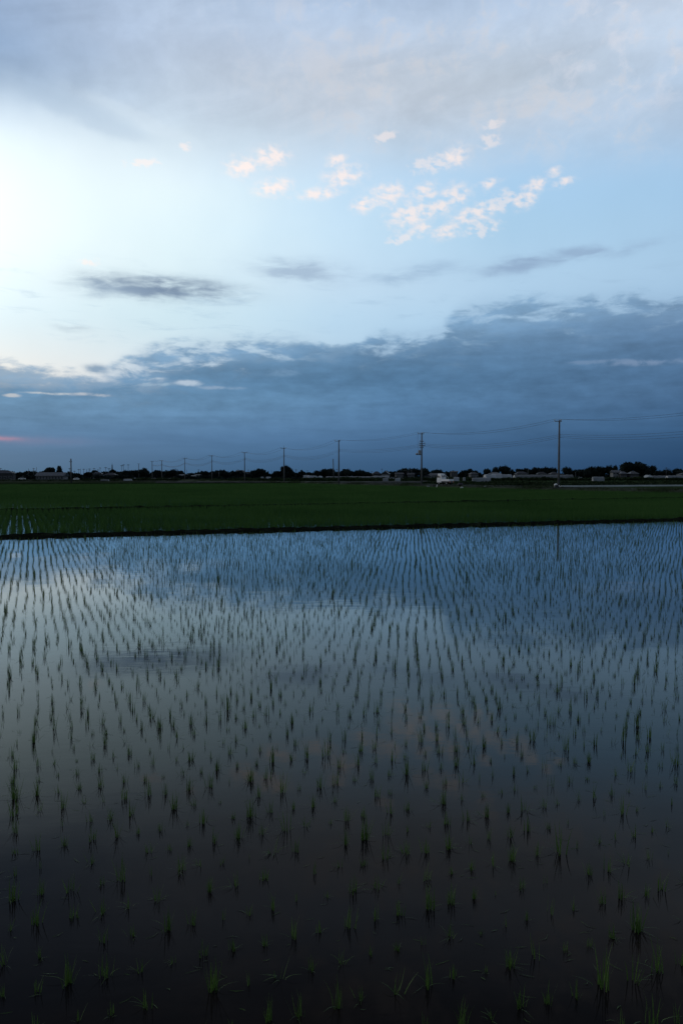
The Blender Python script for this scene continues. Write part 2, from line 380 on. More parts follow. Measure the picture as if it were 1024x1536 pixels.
lb.inputs['Emission Color'].default_value = (1, 0.28, 0.05, 1); lb.inputs['Emission Strength'].default_value = 0.16
M['lamp'] = lampm

def water_mat():
    m = D.materials.new('paddy_water'); m.use_nodes = True
    nt = m.node_tree; nt.nodes.clear(); X.nt = nt
    out = nt.nodes.new('ShaderNodeOutputMaterial')
    geo = nt.nodes.new('ShaderNodeNewGeometry'); sp = nt.nodes.new('ShaderNodeSeparateXYZ'); nt.links.new(geo.outputs['Position'], sp.inputs[0])
    x, y = X(sp.outputs[0]), X(sp.outputs[1])
    # faint wind ripples, in patches
    rp = noise(vec(x * 0.9, y * 2.2, 0), 2.6, 4, 0.5, 0.3)
    r2 = noise(vec(x, y * 1.3, 4), 0.7, 2, 0.5)
    patch = sstep(noise(vec(x * 0.5, y * 0.8, 7), 0.35, 3), 0.42, 0.68)
    h = rp * (0.25 + patch * 0.75) * 0.0011 + r2 * 0.0022
    bp = nt.nodes.new('ShaderNodeBump'); bp.inputs['Strength'].default_value = 1.0; bp.inputs['Distance'].default_value = 1.0
    nt.links.new(h.s, bp.inputs['Height'])
    fr = nt.nodes.new('ShaderNodeFresnel'); fr.inputs['IOR'].default_value = 1.333; nt.links.new(bp.outputs[0], fr.inputs['Normal'])
    F = X(fr.outputs[0])
    f = X.m('MINIMUM', X.m('POWER', F, 1.74) * 1.98, 0.82)       # reflection shaped by hand, steeper than Fresnel: weak mirror when looked down into
    gl = nt.nodes.new('ShaderNodeBsdfGlossy'); gl.inputs['Roughness'].default_value = 0.035; nt.links.new(bp.outputs[0], gl.inputs['Normal'])
    gt = cmix(sstep(F, 0.05, 0.15), (1.0, 0.95, 0.92, 1), (0.82, 0.935, 1.0, 1)); nt.links.new(gt.s, gl.inputs['Color'])  # reflection tinted by view angle: warm looking down, bluish at grazing
    df = nt.nodes.new('ShaderNodeBsdfDiffuse')
    mudn = noise(vec(x * 0.8, y, 1), 1.1, 8, 0.66, 0.6)
    mc = ramp(mudn, [(0.32, (0.0050, 0.0054, 0.0064, 1)), (0.55, (0.0098, 0.0086, 0.0084, 1)), (0.72, (0.0165, 0.0128, 0.0102, 1))], 0, 1, 'LINEAR')
    nt.links.new(mc.s, df.inputs['Color'])
    mx = nt.nodes.new('ShaderNodeMixShader'); nt.links.new(f.s, mx.inputs[0]); nt.links.new(df.outputs[0], mx.inputs[1]); nt.links.new(gl.outputs[0], mx.inputs[2])
    nt.links.new(mx.outputs[0], out.inputs['Surface'])
    return m
M['water'] = water_mat()

def ground_mat():
    m = D.materials.new('far_fields'); m.use_nodes = True
    nt = m.node_tree; X.nt = nt; b = nt.nodes['Principled BSDF']
    geo = nt.nodes.new('ShaderNodeNewGeometry'); sp = nt.nodes.new('ShaderNodeSeparateXYZ'); nt.links.new(geo.outputs['Position'], sp.inputs[0])
    x, y = X(sp.outputs[0]), X(sp.outputs[1])
    u = x * 0.93 + y * 0.36; v = y * 0.93 - x * 0.36
    n1 = noise(vec(u * 0.02, v * 0.09, 0), 1.0, 4, 0.55)       # plots of differing green, long across the view
    n2 = noise(vec(u, v, 3), 0.35, 5, 0.6)
    c = ramp(n1 * 0.75 + n2 * 0.25, [(0.3, (0.016, 0.030, 0.015, 1)), (0.48, (0.028, 0.050, 0.021, 1)), (0.6, (0.040, 0.062, 0.030, 1)), (0.72, (0.044, 0.050, 0.036, 1))], 0, 1, 'LINEAR')
    nt.links.new(c.s, b.inputs['Base Color']); b.inputs['Roughness'].default_value = 1.0; b.inputs['Specular IOR Level'].default_value = 0.0
    return m
M['ground'] = ground_mat()

# ------------------------------------------------------------------ the setting
TA = R(21.2)                                  # direction of the planting rows and of the field levees
d1 = np.array([math.cos(TA), math.sin(TA)]); d2 = np.array([-math.sin(TA), math.cos(TA)])
A0 = np.array([0.0, 34.2])                    # a point on the near levee's water edge
B0 = np.array([0.0, 61.5]); TB = R(27.5); b1 = np.array([math.cos(TB), math.sin(TB)]); b2 = np.array([-math.sin(TB), math.cos(TB)])
C0 = np.array([-46.0, 217.0])
PL0 = np.array([34.3, 125.7]); pd = np.array([-0.388, 0.9217]); pn_ = np.array([0.9217, 0.388])   # the pole line along the farm road

def sheet(name, x0, x1, y0, y1, z, m, nx=1, ny=1):
    xs = np.linspace(x0, x1, nx + 1); ys = np.linspace(y0, y1, ny + 1)
    v = [(x, y, z) for y in ys for x in xs]
    f = [(j * (nx + 1) + i, j * (nx + 1) + i + 1, (j + 1) * (nx + 1) + i + 1, (j + 1) * (nx + 1) + i) for j in range(ny) for i in range(nx)]
    return link_mesh(name, v, f, m)
g = sheet('ground', -9000, 9000, -3000, 15000, -0.12, M['ground']); tag(g, kind='structure')

def quad_sheet(name, pts, z, m):
    o = link_mesh(name, [(p[0], p[1], z) for p in pts], [tuple(range(len(pts)))], m)
    return tag(o, kind='structure')
L = 70
pa = lambda s, off: A0 + d1 * s + d2 * off
quad_sheet('water', [(-L, -2.0), (L, -2.0), tuple(pa(L, 0.15)), tuple(pa(-L, 0.15))], 0.0, M['water'])
pb = lambda s, off: B0 + b1 * s + b2 * off
pc = lambda s, off: C0 + d1 * s + d2 * off
pp = lambda s, off: PL0 + pd * s + pn_ * off
quad_sheet('field_water', [tuple(pa(-90, 0.9)), tuple(pa(90, 0.9)), tuple(pb(90, -0.2)), tuple(pb(-90, -0.2))], 0.0, M['water'])
quad_sheet('field_water', [tuple(pb(-140, 0.3)), tuple(pb(110, 0.3)), tuple(pp(-45, -3.2)), tuple(pp(103, -3.2)), tuple(pc(-140, -0.2))], 0.0, M['water'])

def ridge(name, p0, dirv, nrm, s0, s1, prof, m, step=0.5, jit=0.03, z0=0.0):
    """a bank of earth: profile [(offset, z)] swept along a line, with uneven surface"""
    n = int((s1 - s0) / step) + 1; k = len(prof)
    wob = np.cumsum(rs.randn(n, 2) * 0.02, axis=0); wob -= wob.mean(0)
    wob = np.clip(wob, -0.25, 0.25)
    V = np.zeros((n, k, 3)); S = np.linspace(s0, s1, n)
    for j, (off, z) in enumerate(prof):
        P = p0 + S[:, None] * dirv + (off + wob[:, :1] * 0.5) * nrm
        V[:, j, :2] = P + rs.randn(n, 2) * jit * 0.6
        V[:, j, 2] = z + z0 + (rs.randn(n) * jit if z > 0.02 else 0)
    idx = np.arange(n * k).reshape(n, k)
    F = np.stack([idx[:-1, :-1], idx[1:, :-1], idx[1:, 1:], idx[:-1, 1:]], -1).reshape(-1, 4)
    return link_mesh(name, V.reshape(-1, 3), F, m, smooth=True)
o = ridge('levee', A0, d1, d2, -75, 75, [(-0.25, -0.1), (0.0, 0.02), (0.10, 0.05), (0.28, 0.09), (0.62, 0.09), (0.8, 0.07), (1.0, -0.1)], M['earth'], 0.25, 0.025); tag(o, kind='structure')
o = ridge('levee', B0, b1, b2, -90, 90, [(-0.3, -0.1), (-0.1, 0.12), (0.1, 0.20), (0.35, 0.19), (0.6, -0.1)], M['earth'], 0.5, 0.03); tag(o, kind='structure')
o = ridge('levee', C0, d1, d2, -140, 42, [(-0.5, -0.1), (-0.2, 0.2), (0.1, 0.42), (0.7, 0.42), (1.2, -0.1)], M['earth'], 1.0, 0.05); tag(o, kind='structure')
# the raised farm road that the pole line follows
o = ridge('road_bank', PL0, pd, pn_, -95, 420, [(-3.4, -0.1), (-2.9, 0.06), (-1.9, 0.34), (-0.9, 0.46), (0.7, 0.47), (3.6, 0.47), (4.6, 0.3), (6.0, -0.1)], M['bankgreen'], 0.8, 0.05); tag(o, kind='structure')
rd = [tuple(pp(s, o_)) for s, o_ in ((-95, 0.9), (-95, 3.3), (420, 3.3), (420, 0.9))]
quad_sheet('road', rd, 0.56, M['road'])
# farm roads and grassy strips across the plain behind
for p0, a0, s0, s1, w_, z_, m_ in [((-60, 415), 10, -190, 130, 4, .5, 'road'), ((-120, 300), 14, -120, 60, 5, .45, 'bankgreen'), ((-20, 262), 12, -40, 60, 3.5, .5, 'road')]:
    u_ = np.array([math.cos(R(a0)), math.sin(R(a0))]); n_ = np.array([-u_[1], u_[0]])
    o = ridge('path', np.array(p0, float), u_, n_, s0, s1, [(-w_ - 1.2, -0.1), (-w_, z_), (w_, z_), (w_ + 1.2, -0.1)], M[m_], 2.0, 0.05); tag(o, kind='structure')
# bank the photographer stands on
o = ridge('embankment', np.array([0.0, 0.0]), np.array([1.0, 0.0]), np.array([0.0, 1.0]), -70, 70, [(-14, 0.74), (0.3, 0.74), (0.9, 0.6), (1.7, 0.1), (2.1, -0.15)], M['bankgreen'], 0.5, 0.03); tag(o, kind='structure')

# ------------------------------------------------------------------ blades
def make_blades(nb, h, spread, width, lie=0, seg=3, rng=random, curl=0.6, base_r=0.012):
    """one plant: list of strips -> (verts, quads). 'lie' leaves bend over on to the water"""
    V = []; F = []
    for b in range(nb + lie):
        ph = rng.uniform(0, 2 * math.pi); flat = b >= nb
        hh = h * rng.uniform(0.55, 1.05)
        lean = rng.gauss(0, spread) if not flat else rng.uniform(0.75, 1.15)
        fl = 0.72 if flat else 1.0
        cu = rng.uniform(0.0, curl) if not flat else rng.uniform(0.5, 1.0)
        wd = width * rng.uniform(0.75, 1.15) * fl
        bx, by = rng.gauss(0, base_r * 0.5), rng.gauss(0, base_r * 0.5)
        p = Vector((bx, by, -0.03)); side_a = ph + math.pi / 2 + rng.uniform(-0.5, 0.5)
        side = Vector((math.cos(side_a), math.sin(side_a), 0)); n0 = len(V)
        s_len = hh * (1.05 if not flat else rng.uniform(0.7, 1.0)) / seg
        for k in range(seg + 1):
            t = k / seg
            wk = wd * (1 - 0.92 * t ** 1.6) * (0.7 + 0.3 * min(1, t * 4))
            if flat and p.z < 0.006 and k > 0: p.z = 0.006 + 0.002 * rng.random()
            V.append(tuple(p - side * wk / 2)); V.append(tuple(p + side * wk / 2))
            ang = lean + cu * t * 1.2
            if flat: ang = min(lean + cu * t * 1.3, 1.62)
            step = s_len * (1.0 if k else 1.25)
            p = p + Vector((math.cos(ph) * math.sin(ang), math.sin(ph) * math.sin(ang), math.cos(ang))) * step
        for k in range(seg):
            a = n0 + 2 * k; F.append((a, a + 1, a + 3, a + 2))
    return np.array(V), np.array(F)

def scatter(name, protos, P, rot, sc, z, m, rsel=None):
    """P: (n,2) positions; one merged mesh of many plants"""
    n = len(P); which = rs.randint(0, len(protos), n) if rsel is None else rsel
    VV = []; FF = []; off = 0
    for k, (pv, pf) in enumerate(protos):
        I = np.where(which == k)[0]
        if not len(I): continue
        c, s = np.cos(rot[I])[:, None], np.sin(rot[I])[:, None]; q = sc[I][:, None]
        x = (pv[None, :, 0] * c - pv[None, :, 1] * s) * q + P[I, 0][:, None]
        y = (pv[None, :, 0] * s + pv[None, :, 1] * c) * q + P[I, 1][:, None]
        zz = pv[None, :, 2] * q + (z[I][:, None] if isinstance(z, np.ndarray) else z)
        VV.append(np.stack([x, y, zz], -1).reshape(-1, 3))
        nv = len(pv)
        FF.append((pf[None] + (off + np.arange(len(I)) * nv)[:, None, None]).reshape(-1, 4)); off += len(I) * nv
    return link_mesh(name, np.concatenate(VV), np.concatenate(FF), m)

def in_view(P, margin_deg=4.0, margin_m=2.5):
    return (P[:, 1] > 0.5) & (np.abs(P[:, 0]) < P[:, 1] * math.tan(R(23.2 + margin_deg)) + margin_m)

# ------------------------------------------------------------------ near paddy: rows of transplanted seedlings
rng = random.Random(5)
LOOKS = [  # blades, height, spread, leaves lying on the water, wording
    (9, .130, .13, 0, 'tight upright rice seedling'),
    (3, .118, .12, 0, 'thin rice seedling of a few upright blades'),
    (8, .118, .17, 3, 'rice seedling with several leaves flat on water'),
    (13, .148, .16, 1, 'tall bushy rice seedling with leaves lying over'),
    (6, .110, .16, 2, 'sparse rice seedling with drooping leaves'),
    (14, .125, .21, 2, 'full fan shaped rice seedling with drooping leaves'),
    (2, .110, .18, 4, 'nearly flattened rice seedling with few upright blades'),
    (11, .108, .24, 0, 'low wide open rice seedling'),
    (8, .155, .10, 1, 'tall narrow rice seedling with bent leaves'),
    (8, .088, .15, 0, 'short stubby rice seedling'),
    (20, .155, .17, 3, 'largest dense rice clump with trailing leaves'),
    (4, .135, .24, 1, 'forked rice seedling of leaning blades'),
]
LOOKW = [.15, .11, .11, .10, .12, .07, .06, .06, .10, .07, .03, .03]
i = np.arange(-420, 420); j = np.arange(-8, 125)
I, J = np.meshgrid(i, j)
wobr = (np.sin(I * 0.021 + J * .25) * 0.04 + np.sin(I * 0.09 + J * 0.3) * 0.012)
P = (I * 0.148 + np.sin(J * 0.5) * 0.012 + rs.randn(*I.shape) * 0.013)[..., None] * d1 + (J * 0.30 + 0.4 + wobr + rs.randn(*I.shape) * 0.010)[..., None] * d2
P = P.reshape(-1, 2)
off = (P - A0) @ d2
keep = in_view(P) & (off < -0.9) & (P[:, 1] > 2.3) & (rs.rand(len(P)) > 0.05)
P = P[keep]
look = rs.choice(len(LOOKS), len(P), p=np.array(LOOKW) / sum(LOOKW))
scl = np.clip(0.93 + rs.randn(len(P)) * 0.23, 0.55, 1.5); rot = rs.rand(len(P)) * 2 * math.pi
# plants visible in the photograph, nearest first
dz = P[:, 1] * math.cos(R(2.59)) + 2.3 * math.sin(R(2.59)); yv = (-2.3 * math.cos(R(2.59)) + P[:, 1] * math.sin(R(2.59))) / dz
vis = (np.abs(P[:, 0] / dz) < 0.426) & (yv > -0.64)
order = np.argsort(np.where(vis, np.hypot(P[:, 0], P[:, 1]), 1e9))[:300]
ind = np.zeros(len(P), bool); ind[order] = True
# individuals
protos_obj = []
used = {}
ZX = ['far left', 'centre left', 'mid centre', 'centre right', 'far right']
ZY = ['at the bottom edge', 'in the blackest water', 'in dark water further back', 'where black turns grey', 'nearest the pink reflection']
yn = np.clip(((yv[order] + 0.645) / (yv[order].max() + 0.645) * 5).astype(int), 0, 4)
xn = np.clip(((P[order, 0] / dz[order] + 0.428) / 0.856 * 5).astype(int), 0, 4)
variants = {}
for k, idx in enumerate(order):
    lk = int(look[idx]); vr = rs.randint(0, 3)
    key = (lk, vr)
    nb, h, spd, lie, word = LOOKS[lk]
    if key not in variants:
        v, f = make_blades(int(nb * 1.25) + 1, h * .92, spd + .05, 0.0050, lie + (1 if lie else 0), 5, rng, 0.5, 0.020)
        o = link_mesh('rice_seedling', v, f, M['seedling'], smooth=True)
        variants[key] = o
    else:
        o = variants[key].copy(); C.objects.link(o)
    o.location = (P[idx, 0], P[idx, 1], 0); o.rotation_euler = (0, 0, rot[idx]); o.scale = (scl[idx],) * 3
    tag(o, f'{word}, {ZX[xn[k]]}, {ZY[yn[k]]}', 'rice seedling', 'rice seedlings standing in the flooded paddy')
# the thousands further back
rest = ~ind
dist = np.hypot(P[:, 0], P[:, 1])
protosN = []; protosF = []; sel = []
for lk, (nb, h, spd, lie, word) in enumerate(LOOKS):
    for q in range(4):
        protosN.append(make_blades(nb, h, spd, 0.0050, lie, 4, rng, 0.45, 0.018)); protosF.append(make_blades(nb, h, spd, 0.0052, min(lie, 1), 2, rng))
sel = look * 4 + rs.randint(0, 4, len(P))
mN = rest & (dist < 16); mF = rest & (dist >= 16)
def merge(parts, name, m):
    V = []; F = []; o_ = 0
    for ob in parts:
        me = ob.data; v = np.empty(len(me.vertices) * 3, np.float32); me.vertices.foreach_get('co', v)
        f = np.empty(len(me.loops), np.int32); me.loops.foreach_get('vertex_index', f)
        V.append(v.reshape(-1, 3)); F.append(f.reshape(-1, 4) + o_); o_ += len(V[-1])
        D.objects.remove(ob); D.meshes.remove(me)
    return link_mesh(name, np.concatenate(V), np.concatenate(F), m)
a_ = scatter('tmp', protosN, P[mN], rot[mN], scl[mN], 0.0, M['seedling'], sel[mN])
b_ = scatter('tmp', protosF, P[mF], rot[mF], scl[mF], 0.0, M['seedling'], sel[mF])
o = merge([a_, b_], 'rice_seedlings', M['seedling'])
tag(o, 'thousands of small rice seedlings in rows across the flooded paddy further back', 'rice seedlings', kind='stuff')

# floating bits of leaf and straw
mbv = []; mbf = []
for k in range(900):
    yy = 3.0 + 15 * rs.rand() ** 1.3; xx = rs.uniform(-1, 1) * (0.45 * yy + 1)
    a = rs.uniform(-0.9, 0.9); ln = rs.uniform(.02, .085); w_ = rs.uniform(.002, .0045); n0 = len(mbv)
    cx, sx = math.cos(a), math.sin(a)
    for t in (-1, 0, 1):
        ww = w_ * (1.0 if t == 0 else 0.3); bend = 0.006 * (1 - abs(t)) * rs.randn()
        for s_ in (-1, 1):
            mbv.append((xx + cx * t * ln / 2 - sx * (s_ * ww / 2 + bend), yy + sx * t * ln / 2 + cx * (s_ * ww / 2 + bend), 0.003 + 0.002 * rs.rand()))
    mbf += [(n0, n0 + 1, n0 + 3, n0 + 2), (n0 + 2, n0 + 3, n0 + 5, n0 + 4)]
o = link_mesh('leaf_litter', mbv, mbf, M['seedling']); tag(o, 'loose leaf scraps floating on the dark paddy water', 'leaf litter', kind='stuff')

# ------------------------------------------------------------------ denser fields behind: rows run away from the camera
RF = R(22.0); r2 = np.array([-math.sin(RF), math.cos(RF)]); r1 = np.array([math.cos(RF), math.sin(RF)])
def rows(lo, hi, sp_row, sp_hill, cond, jit=0.03):
    ii = np.arange(int(-160 / sp_row), int(220 / sp_row)); jj = np.arange(int(lo / sp_hill), int(hi / sp_hill))
    I, J = np.meshgrid(ii, jj)
    Q = (I * sp_row + np.sin(J * sp_hill * 0.9 + np.sin(I * 1.7) * 3) * 0.045 + rs.randn(*I.shape) * jit)[..., None] * r1 + (J * sp_hill + rs.randn(*I.shape) * jit)[..., None] * r2
    Q = Q.reshape(-1, 2)
    return Q[cond(Q)]
condA = lambda Q: in_view(Q, 4, 4) & (((Q - A0) @ d2) > 1.0) & (((Q - B0) @ b2) < -0.75)
Q = rows(15, 130, 0.30, 0.17, condA, 0.045)
Q = Q[(np.sin(Q[:, 0] * 1.3 + Q[:, 1] * .9) + rs.randn(len(Q))) > -2.7]
pr = [make_blades(10, .33, .26, .012, 0, 2, rng, 0.8, 0.06) for _ in range(12)]
lo_n = np.array([1.0 if v > 0.35 else 0.7 for v in rs.rand(len(Q))])
q1 = scatter('tmp', pr, Q, rs.rand(len(Q)) * 6.28, np.clip(0.88 + .10 * np.sin(Q[:, 0] * .33 + Q[:, 1] * .12) * np.sin(Q[:, 1] * .21 + 1) + rs.randn(len(Q)) * .12, .5, 1.3), 0.03, M['rice'])
condB = lambda Q: in_view(Q, 4, 4) & (((Q - B0) @ b2) > 1.3) & (((Q - PL0) @ pn_) < -3.3) & (((Q - C0) @ d2) < -0.8) & (Q[:, 1] < 118)
Q = rows(30, 160, 0.30, 0.26, condB, 0.06)
pr = [make_blades(7, .34, .24, .022, 0, 1, rng, 0.5, 0.10) for _ in range(12)]
q2 = scatter('tmp', pr, Q, rs.rand(len(Q)) * 6.28, np.clip(0.9 + .12 * np.sin(Q[:, 0] * .21 + Q[:, 1] * .1) * np.sin(Q[:, 1] * .17 + 1) + rs.randn(len(Q)) * .12, .5, 1.3), 0.0, M['rice'])
condC = lambda Q: in_view(Q, 4, 4) & (((Q - B0) @ b2) > 1.3) & (((Q - PL0) @ pn_) < -3.3) & (((Q - C0) @ d2) < -0.8) & (Q[:, 1] >= 118)
Q = rows(60, 300, 0.45, 0.6, condC, 0.1)
pr = [make_blades(7, .34, .30, .045, 0, 1, rng, 0.5, 0.22) for _ in range(12)]
q3 = scatter('tmp', pr, Q, rs.rand(len(Q)) * 6.28, np.clip(0.95 + rs.randn(len(Q)) * .15, .5, 1.4), 0.0, M['rice'])
o = merge([q1, q2, q3], 'young_rice', M['rice']); tag(o, 'dense dark green young rice filling the fields beyond the levee', 'young rice', kind='stuff')

# rough grass on the levees and the road bank
def along(p0, dv, nv, s0, s1, o0, o1, n):
    s = rs.uniform(s0, s1, n); w = rs.uniform(o0, o1, n)
    return p0 + s[:, None] * dv + w[:, None] * nv
gp = [make_blades(7, .16, .5, .008, 0, 2, rng, 1.0, 0.06) for _ in range(10)]
Q = along(A0, d1, d2, -45, 45, 0.10, 0.85, 7000)
# patchier in places
Q = Q[(np.sin(Q[:, 0] * 0.9) + rs.randn(len(Q)) * 0.9) > -0.3]
g1 = scatter('tmp', gp, Q, rs.rand(len(Q)) * 6.28, rs.uniform(.25, .7, len(Q)), 0.05, M['grass'])
gp2 = [make_blades(7, .30, .5, .022, 0, 1, rng, 0.8, 0.12) for _ in range(10)]
Q = along(B0, b1, b2, -80, 80, -0.1, 0.5, 3000)
g2_ = scatter('tmp', gp2, Q, rs.rand(len(Q)) * 6.28, rs.uniform(.15, .35, len(Q)), 0.15, M['grass'])
gp3 = [make_blades(8, .45, .5, .06, 0, 1, rng, 0.8, 0.3) for _ in range(10)]
Q = along(PL0, pd, pn_, -40, 260, -2.6, 0.6, 9000)
offq = (Q - PL0) @ pn_
zq = np.interp(offq, [-3.4, -2.9, -1.9, -0.9, 0.7], [-0.1, 0.06, 0.34, 0.46, 0.47]) - 0.05
clump = np.clip(0.45 + 0.5 * np.sin(((Q - PL0) @ pd) * 0.35) * np.sin(((Q - PL0) @ pd) * 0.083 + 1) + rs.randn(len(Q)) * .25, .2, 1.3)
near_truck = np.abs(((Q - PL0) @ pd) - 31) < 9
clump[near_truck] *= 0.35
g3 = scatter('tmp', gp3, Q, rs.rand(len(Q)) * 6.28, clump, zq, M['grass'])
Q = along(C0, d1, d2, -120, 40, -0.3, 0.9, 3500)
g4 = scatter('tmp', gp3, Q, rs.rand(len(Q)) * 6.28, rs.uniform(.3, .8, len(Q)), 0.3, M['grass'])
o = merge([g1, g2_, g3, g4], 'bank_grass', M['grass']); tag(o, 'rough dark grass growing along the levees and road bank', 'grass', kind='stuff')

v, f = make_blades(16, .42, .45, .012, 0, 4, rng, 1.0, 0.10)
o = link_mesh('weed_clump', v, f, M['grass']); o.location = (6.10, 35.50, 0.10); tag(o, 'small dark weed clump leaning over the water at the levee edge', 'weed clump')

# ------------------------------------------------------------------ concrete channel wall and small things by the road
def wall_run(pts, h, label):
    mb = MB()
    for (a, b) in zip(pts, pts[1:]):
        a = Vector(a); b = Vector(b); t = (b - a).normalized(); n = Vector((-t.y, t.x, 0)) * 0.09
        z = Vector((0, 0, h))
        mb.add([a - n, a + n, b + n, b - n, a - n + z, a + n + z, b + n + z, b - n + z], [(0, 1, 2, 3), (4, 7, 6, 5), (0, 4, 5, 1), (1, 5, 6, 2), (2, 6, 7, 3), (3, 7, 4, 0)])
    o = mb.build('channel_wall', M['path']); tag(o, label, 'channel wall', 'pale concrete channel walls beside the farm road')
wall_run([(37.95, 138.00, 0.40), (48.09, 141.00, 0.42), (58.95, 144.50, 0.44), (77.49, 150.00, 0.46)], .27, 'long pale concrete channel wall running right from the nearest utility pole')
wall_run([(33.08, 136.00, 0.36), (35.17, 136.60, 0.36)], .16, 'short pale concrete edging left of the nearest utility pole')
wall_run([(25.58, 143.00, 0.40), (27.47, 143.50, 0.40)], .10, 'thin low concrete edging in the grass right of the truck')

def lumpy(name, loc, r, m, seedv, label, cat, sq=(1, 1, .6), n=10):
    rr = random.Random(seedv); V = []; F = []
    for a in range(n // 2 + 1):
        th = math.pi * a / (n // 2)
        for b in range(n):
            ph = 2 * math.pi * b / n; k = r * (1 + rr.uniform(-.18, .18))
            V.append((k * math.sin(th) * math.cos(ph) * sq[0], k * math.sin(th) * math.sin(ph) * sq[1], k * math.cos(th) * sq[2] + r * sq[2]))
    for a in range(n // 2):
        for b in range(n): F.append((a * n + b, a * n + (b + 1) % n, (a + 1) * n + (b + 1) % n, (a + 1) * n + b))
    o = link_mesh(name, V, F, m, smooth=True); o.location = loc; tag(o, label, cat); return o
lumpy('plastic_bag', (21.52, 143.00, 0.02), .26, M['bagwhite'], 3, 'crumpled white plastic bag at the field edge right of the truck', 'bag', (1.2, .9, .6))
lumpy('plastic_sack', (21.01, 144.00, 0.02), .24, M['plastic'], 8, 'dark sack lying beside the white bag at the field edge', 'sack', (1.2, .9, .6))
lumpy('grass_heap', (22.32, 150.00, 0.42), .42, M['plastic'], 9, 'dark heap on the road behind the white truck', 'heap', (1.3, .9, .7))
# a portable pump: white shroud, dark engine, skid frame
pr_ = empty('water_pump', (33.51, 124.50, 0.44), R(20)); tag(pr_, 'white and black portable pump at the foot of the nearest utility pole', 'pump')
MB().tube([(-.42, 0, .16), (-.30, 0, .46), (-.05, 0, .58), (.12, 0, .50)], [.10, .15, .15, .11], 10).build('shroud', M['bagwhite'], pr_, True)
MB().box(-.22, .30, -.2, .2, .08, .40).build('engine', M['plastic'], pr_, bevel=.04)
MB().tube([(-.5, -.22, .04), (.55, -.22, .04)], .035).tube([(-.5, .22, .04), (.55, .22, .04)], .035).build('skid', M['darksteel'], pr_)
MB().tube([(.3, 0, .28), (.55, 0, .30), (.70, 0, .12)], .09, 10).build('outlet', M['bagwhite'], pr_, True)
# marker post and seedling trays on the bank in front of the truck
st = empty('marker_post', (17.63, 147.50, 0.20), 0); tag(st, 'short leaning white marker post on the bank before the truck', 'post')
MB().tube([(-.06, 0, -.1), (.05, 0, .52)], [.075, .065], 8).build('post', M['bagwhite'], st); MB().tube([(.05, 0, .52), (.06, 0, .58)], [.08, .05], 8).build('cap', M['plastic'], st)
for k, (px, lab) in enumerate([('a', 'stack of dark seedling trays on the bank nearer the white marker post'), ('b', 'smaller stack of grey seedling trays on the bank further left of the truck')]):
    e = empty('seedling_tray_stack', [(17.19, 149.00, 0.25), (16.30, 150.00, 0.25)][k], R(15 + 30 * k)); tag(e, lab, 'trays', 'seedling tray stacks on the bank')
    for t_ in range(4 - k):
        MB().box(-.30, .30, -.15, .15, t_ * .075, t_ * .075 + .06).build('tray', M['plastic' if k == 0 else 'steel'], e)

